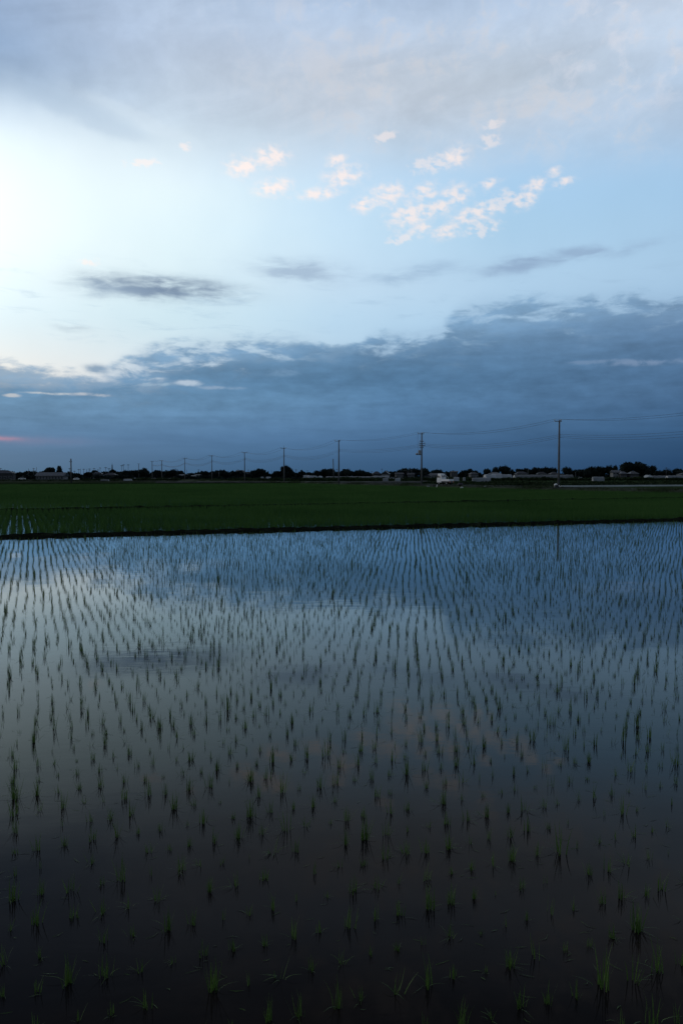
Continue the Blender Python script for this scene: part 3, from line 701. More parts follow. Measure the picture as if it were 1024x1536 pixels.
# ------------------------------------------------------------------ small flat-bed truck, seen from its rear left quarter
def build_truck(loc, rz):
    t = empty('small_truck', loc, rz); t.scale = (.84, .86, 1.08); tag(t, 'small white flat bed truck parked on the farm road by the pole', 'truck')
    # local axes: +x forward, y across; cab at the front
    W = .78
    cab = [(.55, .42), (.55, 1.22), (.72, 2.02), (1.62, 2.04), (1.86, 1.30), (1.92, 1.05), (1.92, .42)]        # (x, z)
    mb = MB(); n = len(cab)
    mb.add([(x, -W, z) if z < 1.3 else (x, -W + .07, z) for x, z in cab] + [(x, W, z) if z < 1.3 else (x, W - .07, z) for x, z in cab],
           [(i, (i + 1) % n, n + (i + 1) % n, n + i) for i in range(n)] + [tuple(range(n))[::-1], tuple(range(n, 2 * n))])
    c = mb.build('cab', M['paint'], t, bevel=.04)
    for s in (-1, 1):
        y = s * (W - .02)
        mb = MB(); mb.add([(.80, y + s * .004, 1.30), (1.74, y + s * .004, 1.30), (1.56, y - s * .052, 1.90), (.86, y - s * .052, 1.90)], [(0, 1, 2, 3) if s < 0 else (3, 2, 1, 0)])
        mb.build('side_window', M['glass'], c)
        d_ = MB().box(.78, 1.50, y - .005 if s > 0 else y - .035, y + .035 if s > 0 else y + .005, .52, 1.26).build('door', M['paint'], c, bevel=.015)
        MB().box(.84, .98, y - .02 + s * .05, y + .02 + s * .05, 1.12, 1.16).build('handle', M['plastic'], c)
        MB().box(1.72, 1.80, y + s * .03, y + s * .20, 1.35, 1.60).build('mirror', M['plastic'], c)
        MB().box(1.90, 1.94, s * .58 - .12, s * .58 + .12, .70, .88).build('headlight', M['bagwhite'], c)
    MB().add([(1.855, -W + .12, 1.36), (1.855, W - .12, 1.36), (1.655, W - .16, 1.97), (1.655, -W + .16, 1.97)], [(0, 1, 2, 3)]).build('windscreen', M['glass'], c)
    MB().add([(.565, -W + .16, 1.36), (.565, W - .16, 1.36), (.695, W - .2, 1.88), (.695, -W + .2, 1.88)], [(3, 2, 1, 0)]).build('rear_window', M['glass'], c)
    MB().box(-1.82, .50, -W, W, .62, .72).build('bed_floor', M['steel'], t)
    for s in (-1, 1):
        MB().box(-1.80, .50, s * (W + .02) - .02, s * (W + .02) + .02, .66, 1.02).build('side_gate', M['paint'], t, bevel=.01)
    MB().box(-1.86, -1.82, -W - .02, W + .02, .66, 1.02).build('tailgate', M['paint'], t, bevel=.01)
    MB().box(.50, .54, -W, W, .66, 1.34).tube([(.52, -W + .05, 1.3), (.52, -W + .05, 1.75), (.52, W - .05, 1.75), (.52, W - .05, 1.3)], .025).build('headboard', M['paint'], t)
    MB().box(-1.78, 1.80, -.35, .35, .38, .60).build('chassis', M['darksteel'], t)
    MB().box(-1.88, -1.82, -W, W, .40, .54).build('bumper', M['darksteel'], t)
    for s in (-1, 1):
        MB().box(-1.91, -1.86, s * .62 - .08, s * .62 + .08, .49, .57).build('tail_light', M['lamp'], t)
        MB().box(-1.35, -1.32, s * .62 - .13, s * .62 + .13, .18, .50).build('mud_flap', M['rubber'], t)
        for x in (-1.0, 1.28):
            w_ = MB(); y0, y1 = s * .58, s * .76
            w_.tube([(x, y0, .29), (x, (y0 + y1) / 2, .29), (x, y1, .29)], [.285, .29, .275], 18)
            wh = w_.build('wheel', M['rubber'], t, True)
            MB().tube([(x, y1 - s * .02, .29), (x, y1 + s * .012, .29)], [.17, .15], 14).build('rim', M['steel'], wh)
    MB().box(-1.88, -1.865, -.18, .18, .74, .90).build('number_plate', M['bagwhite'], t)
    # load: a curved white hood frame just behind the cab
    MB().tube([(.3, -.6, 1.0), (.3, -.6, 1.7), (.2, -.3, 1.98), (.2, .3, 1.98), (.3, .6, 1.7), (.3, .6, 1.0)], .035).tube([(-.35, -.6, 1.0), (-.35, -.6, 1.35), (.3, -.6, 1.72)], .03).tube([(-.35, .6, 1.0), (-.35, .6, 1.35), (.3, .6, 1.72)], .03).build('load_rack', M['paint'], t)
    return t
build_truck((20.60, 158.50, 0.56), math.atan2(pd[1], pd[0]) + R(21))

# ------------------------------------------------------------------ utility poles
def arm(mb_name, parent, x0, x1, z, insul, m='steel'):
    a = MB().box(x0, x1, -.05, .05, z - .05, z + .05).build('crossarm', M[m], parent)
    for x in insul:
        MB().tube([(x, 0, z + .05), (x, 0, z + .14), (x, 0, z + .17), (x, 0, z + .30)], [.03, .035, .075, .05], 8).build('insulator', M['porcelain'], a)
    return a
def pole_shaft(parent, h, r0=.19, r1=.11, lean=(0, 0)):
    return MB().tube([(0, 0, -.4), (lean[0] * .5, lean[1] * .5, h * .5), (lean[0], lean[1], h)], [r0, (r0 + r1) / 2, r1], 14).build('shaft', M['concrete'], parent, True)
ARM_RZ = math.atan2(pn_[1], pn_[0])
POLES = [  # x, y, z base, height, crossarm span (left, right), style, label
    ((34.20, 125.70), .44, 10.6, (-.95, .42), 'plain', 'nearest and tallest grey concrete utility pole, right of the truck'),
    ((16.62, 165.70), .44, 10.75, (-.95, .50), 'gear', 'utility pole beside the truck carrying short arms and a switch box'),
    ((-0.66, 198.80), .44, 10.7, (-1.1, .35), 'plain', 'third utility pole from the right, with a left reaching crossarm'),
    ((-17.87, 248.50), .44, 10.6, (-1.1, .6), 'spike', 'utility pole with a spike above its arm, before the tall dark tree'),
    ((-35.82, 295.50), .44, 10.65, (-1.1, 1.1), 'plain', 'utility pole with an even T shaped arm, before the school building'),
    ((-55.42, 341.70), .44, 10.65, (-1.3, .5), 'plain', 'utility pole sixth from the right with a left heavy arm'),
    ((-76.45, 390.00), .44, 10.6, (-1.0, 1.0), 'spike', 'seventh utility pole from the right, with a small pointed tip'),
    ((-102.32, 455.00), .3, 10.9, (-1.3, .6), 'plain', 'distant utility pole at the left end of a long dark tree clump'),
    ((-113.76, 480.00), .3, 10.9, (-1.1, 1.1), 'plain', 'distant T topped utility pole just right of the domed tree'),
    ((-142.08, 560.00), .2, 10.8, (-1.2, .8), 'plain', 'distant utility pole at the left flank of the domed tree'),
]
pole_tops = []
for k, ((px, py), z0, h, (a0, a1), style, lab) in enumerate(POLES):
    p = empty('utility_pole', (px, py, z0), ARM_RZ); tag(p, lab, 'utility pole', 'utility poles along the farm road')
    far = k > 6
    pole_shaft(p, h, .20 if not far else .24, .12 if not far else .17)
    ins = [a0 + .05, a1 - .05] + ([0.18] if a1 < .7 else [a0 * .45, a1 * .45])
    arm('crossarm', p, a0, a1, h - .18, ins, 'steel' if k < 3 else 'darksteel')
    if style == 'spike':
        MB().tube([(0, 0, h), (0, 0, h + .75)], [.05, .03], 6).build('lightning_rod', M['darksteel'], p)
    if k < 7:
        for q in range(3): MB().box(.05, .30, -.03, .03, h - 2.25 - q * .22, h - 2.19 - q * .22).build('cable_bracket', M['darksteel'], p)
        sb = MB()
        for q in range(12): sb.tube([(0, (-1) ** q * .12, 2.2 + q * .4), (0, (-1) ** q * .30, 2.2 + q * .4)], .012, 5)
        sb.build('step_bolts', M['darksteel'], p)
    if style == 'gear':
        for q, (w0, w1) in enumerate([(-.45, .45), (-.6, .75), (-.6, .75), (-.5, .4)]):
            arm('short', p, w0, w1, h - 1.75 - q * .42, [w0 + .06, w1 - .06], 'darksteel')
        e = MB().box(-1.35, -.2, -.06, .06, h - 4.55, h - 4.42).build('platform_arm', M['darksteel'], p)
        MB().tube([(-.50, 0, h - 4.42), (-.50, 0, h - 3.6)], [.26, .26], 14).tube([(-.50, 0, h - 3.6), (-.50, 0, h - 3.5)], [.2, .08], 10).build('transformer', M['steel'], p, False)
        MB().box(-1.3, -.95, -.18, .18, h - 4.42, h - 4.15).build('switch_box', M['steel'], p, bevel=.03)
        MB().tube([(-.9, 0, h - .2), (-.95, 0, h - 2), (-.85, 0, h - 4.2)], .018, 5).tube([(-.35, 0, h - 2.0), (-.5, 0, h - 3.5)], .018, 5).build('drop_wire', M['wire'], p)
    pole_tops.append((px, py, z0, h, a0, a1))
def wire(off_fn, lab, r, sag_k, kind, skip=None):
    ends = [Vector((50.5, 87.0, 0)), ] + [Vector((t[0], t[1], 0)) for t in pole_tops[:9]]
    hs = [pole_tops[0]] + pole_tops[:9]
    pts = []
    first = Vector((87, 0, 0))
    ends = [ends[0] + Vector((16.3, -38.7, 0))] + ends; hs = [pole_tops[0]] + hs
    for k in range(len(ends) - 1):
        (a, ta), (b, tb) = (ends[k], hs[k]), (ends[k + 1], hs[k + 1])
        oa, za = off_fn(ta); ob, zb = off_fn(tb)
        A = a + Vector((pn_[0] * oa, pn_[1] * oa, za)); B = b + Vector((pn_[0] * ob, pn_[1] * ob, zb))
        span = (B - A).length; sag = sag_k * (span / 40) ** 2
        sag = min(sag, 1.6)
        nn = 14
        for q in range(nn + (1 if k == len(ends) - 2 else 0)):
            t = q / nn; pt = A.lerp(B, t); pt.z -= sag * 4 * t * (1 - t); pts.append(pt)
    rads = [r * max(1.0, p.y / 190) for p in pts]
    o = MB().tube(pts, rads, 5).build('power_line' if kind == 'power' else 'telephone_cable', M['wire'])
    tag(o, lab, 'power line' if kind == 'power' else 'cable', 'wires strung along the utility poles')
wire(lambda t: (t[4] + .05, t[2] + t[3] + .16), 'top power wire strung from the left end of the crossarms', .015, .85, 'power')
wire(lambda t: (t[5] - .05, t[2] + t[3] + .16), 'top power wire strung from the right end of the crossarms', .015, 1.0, 'power')
wire(lambda t: (.3, t[2] + t[3] - 2.2), 'highest of the three lower cables strung along the poles', .015, .75, 'cable')
wire(lambda t: (.3, t[2] + t[3] - 2.44), 'middle one of the three lower cables strung along the poles', .015, .85, 'cable')
wire(lambda t: (.3, t[2] + t[3] - 2.68), 'lowest of the three lower cables strung along the poles', .015, .95, 'cable')

# dark bare post on the left and the plain pole near the third utility pole
p = empty('utility_pole', (-79.90, 236.00, 0.00), R(12)); tag(p, 'dark single pole at the right end of the long low building', 'utility pole')
MB().tube([(0, 0, -.4), (0, 0, 7.4)], [.22, .17], 10).build('shaft', M['darksteel'], p, True)
arm('crossarm', p, -.5, .3, 6.5, [-.45, .25], 'darksteel')
p = empty('bare_pole', (-4.11, 420.00, 0.00), 0); tag(p, 'slim bare pole without arms beside the third utility pole', 'pole')
MB().tube([(0, 0, -.4), (-.25, 0, 11.2)], [.30, .22], 10).build('shaft', M['darksteel'], p, True); MB().tube([(-.25, 0, 11.2), (-.25, 0, 11.35)], [.24, .12], 10).build('cap', M['darksteel'], p)

# far poles of the town (px position, top, distance), small in the picture
FARP = [
    ((-203.66, 520.00), 7.09, 0, 'thin distant pole above the dark shrubs, third from far left'),
    ((-215.81, 560.00), 7.92, 1, 'distant pole left of the low building with pale windows'),
    ((-198.53, 520.00), 8.04, 0, 'taller thin distant pole just left of the low pale building'),
    ((-273.13, 640.00), 8.73, 1, 'distant pole at the very left edge of the picture'),
    ((-269.65, 640.00), 7.92, 0, 'thin distant pole above the dark house at far left'),
    ((-217.75, 640.00), 8.73, 1, 'distant pole just left of the dark single pole'),
    ((-234.07, 700.00), 6.99, 1, 'low distant pole right of the dark single pole'),
    ((-217.11, 660.00), 8.10, 1, 'first of a cluster of distant poles left of the hip roofed house'),
    ((-225.54, 690.00), 8.65, 0, 'second of a cluster of distant poles left of the hip roofed house'),
    ((-225.88, 700.00), 8.74, 1, 'third of a cluster of distant poles left of the hip roofed house'),
    ((-220.06, 690.00), 8.36, 0, 'fourth of a cluster of distant poles left of the hip roofed house'),
    ((-217.75, 690.00), 8.88, 1.2, 'distant pole nearest the left gable of the hip roofed house'),
    ((-216.81, 700.00), 9.33, 1, 'distant pole above the left end of the hip roofed house'),
    ((-219.39, 720.00), 8.33, 1, 'short distant pole over the ridge of the hip roofed house'),
    ((-211.54, 700.00), 9.92, 1, 'taller distant pole over the ridge of the hip roofed house'),
    ((-182.96, 620.00), 9.30, 1, 'distant pole between the hip roofed house and the lattice mast'),
    ((-221.10, 760.00), 9.93, 1.4, 'distant double armed pole touching the lattice mast'),
    ((-165.02, 600.00), 10.58, 1, 'left one of a pair of poles at the start of the tree clump'),
    ((-163.72, 600.00), 11.19, 1, 'right one of a pair of poles at the start of the tree clump'),
    ((-170.83, 640.00), 11.78, 1, 'distant pole rising from the middle of the tree clump'),
    ((-188.38, 760.00), 10.57, 1, 'thin pole tip poking up behind the domed tree'),
    ((-147.46, 700.00), 8.74, 1, 'thin distant pole above the long dark tree clump'),
    ((-147.08, 760.00), 8.02, 0, 'thin distant pole right beside the seventh utility pole'),
    ((-128.81, 720.00), 8.33, 1, 'distant pole above the small light houses left of centre'),
    ((-112.45, 760.00), 8.02, 1, 'distant pole above the trees left of the school'),
    ((-85.90, 560.00), 5.11, 0, 'pale thin post among trees left of the school'),
    ((-129.16, 1000.00), 10.67, 1, 'thin pole behind the school roof left'),
    ((-116.62, 1000.00), 10.25, 1, 'thin pole behind the school roof right'),
    ((-66.52, 760.00), 7.71, 0, 'thin distant pole between two dark trees right of the school'),
    ((-47.75, 840.00), 9.33, 1.4, 'faint distant pole right of the tall dark tree'),
    ((-38.37, 900.00), 8.70, 1, 'faint distant pole between the tall tree and broad tree'),
    ((-4.92, 840.00), 9.68, 1, 'faint distant pole close behind the third utility pole'),
    ((32.71, 860.00), 7.70, 1, 'faint distant pole right of two round trees'),
    ((45.52, 900.00), 10.58, 1, 'faint distant pole above the light gabled house'),
    ((43.21, 520.00), 5.56, 1, 'thin pale pole before the dark trees, left one of two'),
    ((45.51, 520.00), 6.22, 0, 'thin pale pole before the dark trees, right one of two'),
    ((66.58, 900.00), 10.21, 1, 'faint pole at the left end of the wooded rise'),
    ((135.43, 900.00), 9.08, 1, 'faint distant pole above the block house right of truck'),
    ((166.14, 760.00), 9.30, 1, 'thin distant pole at the left of the right hand trees'),
    ((140.19, 600.00), 8.33, 0, 'pale distant pole before the long tree row'),
    ((154.35, 640.00), 7.12, 0, 'shorter pale distant pole before the long tree row'),
    ((167.73, 640.00), 7.92, 0, 'thin distant pole left of the nearest utility pole'),
    ((123.13, 420.00), 4.41, 0, 'short distant pole right of the nearest utility pole'),
    ((206.36, 640.00), 8.73, 0, 'left one of two pale poles before the big woods'),
    ((208.50, 640.00), 8.73, 0, 'right one of two pale poles before the big woods'),
    ((233.00, 640.00), 8.73, 0, 'left one of two thin poles before the biggest tree'),
    ((234.23, 640.00), 8.99, 0, 'right one of two thin poles before the biggest tree'),
    ((244.02, 600.00), 8.83, 1, 'distant pole at the far right among low trees'),
    ((431.28, 1100.00), 15.65, 0, 'faint tall pole at the right foot of the biggest tree')
]
for (x, y), h, T, lab in FARP:
    p = empty('distant_pole', (x, y, 0), R(rs.uniform(-30, 40))); tag(p, lab, 'distant pole', 'distant utility poles among the town')
    r_ = .00021 * y
    MB().tube([(0, 0, -.3), (0, 0, h)], [r_ * 1.2, r_], 8).build('shaft', M['darksteel'], p, True)
    if T:
        a = MB().box(-1.1 * T, 1.1 * T, -.1, .1, h - .75, h - .45)
        if T > 1: a.box(-.8, .8, -.1, .1, h - 1.9, h - 1.65)
        a.build('crossarm', M['darksteel'], p)
# thin lattice mast
e = empty('lattice_mast', (-218.17, 760.00, 0.00), 0); tag(e, 'tapering lattice mast standing above the roofs at far left', 'mast')
mb = MB(); H_ = 13.2
for sx in (-1, 1):
    for sy in (-1, 1): mb.tube([(sx * .85, sy * .85, 0), (sx * .22, sy * .22, H_)], .12, 5)
for q in range(9):
    t0, t1 = q / 9, (q + 1) / 9; w0, w1 = .85 - .63 * t0, .85 - .63 * t1
    for sy in (-1, 1):
        mb.tube([(-w0, sy * w0, H_ * t0), (w1, sy * w1, H_ * t1)], .06, 4); mb.tube([(w0, sy * w0, H_ * t0), (-w1, sy * w1, H_ * t1)], .06, 4)
mb.build('lattice', M['darksteel'], e); MB().tube([(0, 0, H_), (0, 0, H_ + 1.6)], .09, 5).build('tip', M['darksteel'], e)

# ------------------------------------------------------------------ trees
def tree_proto(seedv, lobes):
    rr = random.Random(seedv); V = []; F = []
    L_ = []
    for k in range(lobes):
        a = rr.uniform(0, 6.28); r = rr.uniform(.15, .62) if k else 0
        zc = rr.uniform(.42, .78) if k else .62
        L_.append((math.cos(a) * r, math.sin(a) * r, zc, rr.uniform(.28, .46) if k else .5, rr.uniform(.17, .26) if k else .34))
    for (cx, cy, cz, rx, rz) in L_:
        # dark inner mass
        n0 = len(V); n = 10
        for a in range(6):
            th = math.pi * a / 5
            for b in range(n):
                ph = 6.283 * b / n; k = .80 * (1 + rr.uniform(-.16, .16))
                V.append((cx + k * rx * math.sin(th) * math.cos(ph), cy + k * rx * math.sin(th) * math.sin(ph), cz + k * rz * math.cos(th)))
        for a in range(5):
            for b in range(n): F.append((n0 + a * n + b, n0 + a * n + (b + 1) % n, n0 + (a + 1) * n + (b + 1) % n, n0 + (a + 1) * n + b))
        for q in range(150):
            d = Vector((rr.gauss(0, 1), rr.gauss(0, 1), rr.gauss(0, 1))).normalized(); k = rr.uniform(.82, 1.14)
            p = Vector((cx + d.x * rx * k, cy + d.y * rx * k, cz + d.z * rz * k)); s = rr.uniform(.025, .06)
            u = Vector((rr.gauss(0, 1), rr.gauss(0, 1), rr.gauss(0, 1))).normalized(); w = u.cross(d).normalized() * s; u = u * s
            n1 = len(V); V += [tuple(p - u - w * .6), tuple(p + u - w), tuple(p + u * .8 + w), tuple(p - u + w * .7)]; F.append((n1, n1 + 1, n1 + 2, n1 + 3))
    e = empty('tree', (0, 0, 0)); link_mesh('crown', np.array(V), np.array(F), M['crown'], e)
    tm = MB().tube([(0, 0, -.02), (.01, 0, .25), (0, .02, .5)], [.055, .04, .025], 7)
    for a in (0.5, 2.4, 4.4): tm.tube([(.01, 0, .24), (.2 * math.cos(a), .2 * math.sin(a), .48)], [.03, .012], 5)
    tm.build('trunk', M['trunk'], e)
    return e
TREES = [
    ((-255.81, 600.00), 4.02, 6.32, 'dark tree behind the big house at the left edge'),
    ((-257.08, 620.00), 4.15, 5.93, 'low dark tree sloping down right of the big dark house'),
    ((-241.76, 600.00), 3.01, 5.51, 'small rounded tree between the big dark house and the low building'),
    ((-231.73, 600.00), 3.51, 6.12, 'dark tree just left of the low building with pale windows'),
    ((-230.49, 610.00), 1.53, 5.98, 'tiny pointed tree over the left end of the low building'),
    ((-188.66, 520.00), 3.48, 7.52, 'left lobe of the trees rising behind the low pale building'),
    ((-183.66, 520.00), 2.83, 8.57, 'tallest round tree rising behind the low pale building'),
    ((-205.15, 600.00), 2.01, 4.31, 'low bush tree left of the dark single pole'),
    ((-161.27, 560.00), 3.98, 4.88, 'low dark tree at the foot of the lattice mast'),
    ((-161.94, 580.00), 3.88, 5.21, 'flat dark tree right of the lattice mast'),
    ((-151.44, 560.00), 3.51, 6.42, 'left tree of the broad clump left of the domed tree'),
    ((-148.91, 570.00), 3.58, 6.12, 'right tree of the broad clump left of the domed tree'),
    ((-138.80, 560.00), 4.45, 7.45, 'domed tree with a thin pole tip above it'),
    ((-127.57, 560.00), 2.11, 6.14, 'small round tree at the left end of the long clump'),
    ((-124.84, 570.00), 3.82, 6.35, 'middle tree of the long clump under the distant pole'),
    ((-118.65, 570.00), 4.29, 7.07, 'right and tallest tree of the long clump'),
    ((-131.37, 700.00), 3.81, 5.11, 'low tree mound right of the seventh utility pole'),
    ((-103.07, 600.00), 2.76, 5.81, 'left tree of the three left of the sixth utility pole'),
    ((-97.81, 600.00), 2.51, 5.71, 'dark tree directly behind the sixth utility pole'),
    ((-93.29, 600.00), 2.51, 5.31, 'low dark tree just right of the sixth utility pole'),
    ((-92.30, 610.00), 3.06, 7.10, 'taller round topped tree left of the school'),
    ((-85.27, 600.00), 3.01, 5.71, 'dark tree touching the left end of the school'),
    ((-65.46, 600.00), 2.76, 6.82, 'dark tree touching the right end of the school'),
    ((-60.44, 600.00), 3.26, 7.42, 'rounded tree second to the right of the school'),
    ((-64.37, 700.00), 1.17, 6.40, 'small pointed conifer right of the school trees'),
    ((-53.50, 640.00), 2.14, 5.94, 'small dark tree left of the tall dark tree'),
    ((-38.62, 560.00), 3.51, 9.80, 'tall dark tree behind the spiked utility pole'),
    ((-35.19, 565.00), 2.13, 7.26, 'lower shoulder tree right of the tall dark tree'),
    ((-36.87, 700.00), 1.76, 5.23, 'tiny dark tree right of the tall tree'),
    ((-29.55, 700.00), 3.81, 5.23, 'low dark tree before the broad humped tree'),
    ((-17.30, 600.00), 4.27, 6.07, 'left slope tree of the broad humped group'),
    ((-10.78, 600.00), 5.27, 7.62, 'broad humped tree left of the third utility pole'),
    ((-2.07, 620.00), 4.15, 5.67, 'low tree behind the third utility pole'),
    ((4.68, 560.00), 3.75, 7.17, 'left one of two round trees right of the third pole'),
    ((13.22, 560.00), 4.33, 6.71, 'right one of two round trees right of the third pole'),
    ((40.66, 640.00), 3.21, 5.78, 'low tree right of the light gabled house'),
    ((49.38, 660.00), 4.69, 6.99, 'left end tree of the wooded rise'),
    ((58.84, 680.00), 7.11, 8.79, 'highest tree of the wooded rise left of second pole'),
    ((68.78, 680.00), 6.26, 8.56, 'tree of the wooded rise behind the second utility pole'),
    ((71.81, 690.00), 4.91, 9.11, 'dark tree touching the second utility pole on its right'),
    ((76.11, 640.00), 4.95, 7.76, 'flat topped tree above the truck'),
    ((91.29, 700.00), 4.10, 5.52, 'low tree behind the truck'),
    ((105.11, 660.00), 3.59, 7.82, 'left tree of the pair midway to the nearest pole'),
    ((110.35, 660.00), 3.31, 6.72, 'right tree of the pair midway to the nearest pole'),
    ((112.99, 620.00), 4.15, 8.01, 'left low tree of the sloping woods before the nearest pole'),
    ((119.73, 620.00), 4.67, 9.04, 'middle tree of the sloping woods before the nearest pole'),
    ((126.98, 620.00), 4.67, 10.39, 'tallest tree of the sloping woods left of nearest pole'),
    ((142.32, 640.00), 3.21, 7.66, 'first tree of the long row left of the nearest pole'),
    ((148.74, 640.00), 4.28, 8.19, 'second tree of the long row left of the nearest pole'),
    ((156.49, 640.00), 4.02, 8.94, 'third tree of the long row left of the nearest pole'),
    ((160.89, 630.00), 4.48, 9.47, 'tallest tree of the long row left of the nearest pole'),
    ((169.07, 640.00), 3.21, 8.99, 'last tree of the long row left of the nearest pole'),
    ((158.11, 560.00), 4.10, 8.77, 'single round tree right of the nearest utility pole'),
    ((200.10, 680.00), 3.41, 7.42, 'small low tree right of the single round tree'),
    ((189.70, 620.00), 4.15, 8.01, 'left slope tree of the big right hand woods'),
    ((196.18, 620.00), 4.93, 9.56, 'second tree of the big right hand woods'),
    ((206.71, 630.00), 5.01, 9.42, 'middle tree of the big right hand woods'),
    ((208.87, 620.00), 3.63, 10.39, 'tree with a ragged top in the big right hand woods'),
    ((219.63, 640.00), 1.87, 11.08, 'narrow pointed tree left of the two biggest trees'),
    ((213.42, 600.00), 5.77, 11.94, 'left one of the two biggest trees on the right'),
    ((223.96, 600.00), 6.28, 12.34, 'right one of the two biggest trees on the right'),
    ((233.81, 610.00), 5.36, 9.96, 'tree sloping down at the right of the biggest tree'),
    ((254.67, 640.00), 4.28, 6.85, 'low tree in the row at far right, left end'),
    ((261.89, 640.00), 4.55, 7.66, 'low tree in the row at far right, middle'),
    ((268.85, 640.00), 4.02, 8.46, 'ragged taller tree near the right edge'),
    ((267.44, 620.00), 5.19, 6.45, 'dark low tree cut by the right edge')
]     # (x, y), radius, height, label
tp = []
for k in range(6): tp.append(tree_proto(100 + k, 6 + k % 3))
tkids = {t.name: children(t) for t in tp}
usedp = set()
for k, ((x, y), rad, h, lab) in enumerate(TREES):
    q = k % 6
    t = tp[q] if q not in usedp else copy_tree(tp[q], None, tkids); usedp.add(q)
    t.location = (x, y, -.1); t.rotation_euler = (0, 0, rs.rand() * 6.28); t.scale = (rad * 1.42, rad * 1.2, h * 1.06)
    tag(t, lab, 'tree', 'dark trees along the horizon')

# low hedges and shrubbery that read as one dark belt between the houses
HV = []; HF = []
def hedge(x0, x1, y0, y1, hmin, hmax, n, sz):
    global HV, HF
    X0 = rs.uniform(0, 1, n)
    xs = x0 + (x1 - x0) * X0; ys = y0 + (y1 - y0) * X0 + rs.randn(n) * 1.5
    prof = hmin + (hmax - hmin) * (0.5 + 0.28 * np.sin(xs * 0.13 + 1) + 0.22 * np.sin(xs * 0.37 + .5) + .18 * np.sin(xs * .91))
    zs = rs.rand(n) ** 0.8 * np.clip(prof, .4, None)
    for x, y, z in zip(xs, ys, zs):
        u = rs.randn(3); u /= np.linalg.norm(u); w = np.cross(u, rs.randn(3)); w /= np.linalg.norm(w); s = sz * rs.uniform(.6, 1.3)
        n0 = len(HV); c = np.array([x, y, z])
        HV += [c - u * s - w * s * .6, c + u * s - w * s * .7, c + u * s * .8 + w * s * .6, c - u * s * .9 + w * s * .7]; HF.append((n0, n0 + 1, n0 + 2, n0 + 3))
M['verge'] = leaf_mat('verge_weeds', (0.012, 0.024, 0.012), (0.034, 0.050, 0.024), 0.9, 0.03, 0.05, 0.25)
hedge(-330, 330, 640, 660, 3.0, 7.0, 17000, .9)
hedge(-300, -60, 470, 500, .8, 3.2, 4200, .6)
hedge(-60, 330, 520, 545, .4, 2.0, 5200, .55)
o = link_mesh('shrubbery', np.array(HV), np.array(HF), M['crown']); tag(o, 'dark belt of hedges and shrubs along the edge of the town', 'shrubbery', kind='stuff')
HV = []; HF = []
hedge(-20, 230, 400, 420, .9, 1.6, 6500, .5)
hedge(-125, 40, 385, 398, .4, 1.25, 4600, .5)
hedge(-200, -125, 370, 382, .05, .55, 1500, .35)
hedge(25, 200, 250, 262, .05, .6, 2600, .4)
hedge(10, 120, 190, 205, .05, .45, 1800, .35)
o = link_mesh('verge_weeds', np.array(HV), np.array(HF), M['verge']); tag(o, 'rough green verges between the far fields in front of the town', 'weeds', kind='stuff')

# ------------------------------------------------------------------ houses
def house(loc, rz, w, d, eave, ridge_h, wallm, roofm, label, nwin=3, hip=False, name='house', storeys=1):
    e = empty(name, loc, rz); tag(e, label, 'house' if name == 'house' else name.replace('_', ' '), 'houses and sheds of the distant town')
    hw, hd = w / 2, d / 2
    wl = MB().box(-hw, hw, -hd, hd, -.2, eave)
    if not hip: wl.add([(-hw, -hd, eave), (-hw, hd, eave), (-hw, 0, ridge_h - .08)], [(0, 1, 2)]).add([(hw, -hd, eave), (hw, hd, eave), (hw, 0, ridge_h - .08)], [(2, 1, 0)])
    wo = wl.build('wall', M[wallm], e)
    ov = .45; i_ = hd if hip else -ov
    i_ = min(i_, hw * .7)
    rz0 = eave - .12; th = .16
    top = [(-hw - ov, -hd - ov, rz0), (hw + ov, -hd - ov, rz0), (hw + ov, hd + ov, rz0), (-hw - ov, hd + ov, rz0), (-hw + i_, 0, ridge_h), (hw - i_, 0, ridge_h)]
    vs = top + [(x, y, z + th) for x, y, z in top]
    fs = [(6, 7, 11, 10), (8, 9, 10, 11), (7, 8, 11), (9, 6, 10), (1, 0, 4, 5), (3, 2, 5, 4), (2, 1, 5), (0, 3, 4), (0, 1, 7, 6), (1, 2, 8, 7), (2, 3, 9, 8), (3, 0, 6, 9)]
    MB().add(vs, fs).build('roof', M[roofm], e)
    for s in range(storeys):
        zc = .9 + s * 2.7
        for k in range(nwin):
            xc = -hw + w * (k + .5) / nwin; ww = min(.85, w / nwin * .32)
            f = MB().box(xc - ww - .06, xc + ww + .06, -hd - .05, -hd + .02, zc - .06, zc + 1.16).build('window', M['steel'], e)
            MB().box(xc - ww, xc + ww, -hd - .075, -hd - .052, zc, zc + 1.1).build('pane', M['glass'], f)
    return e
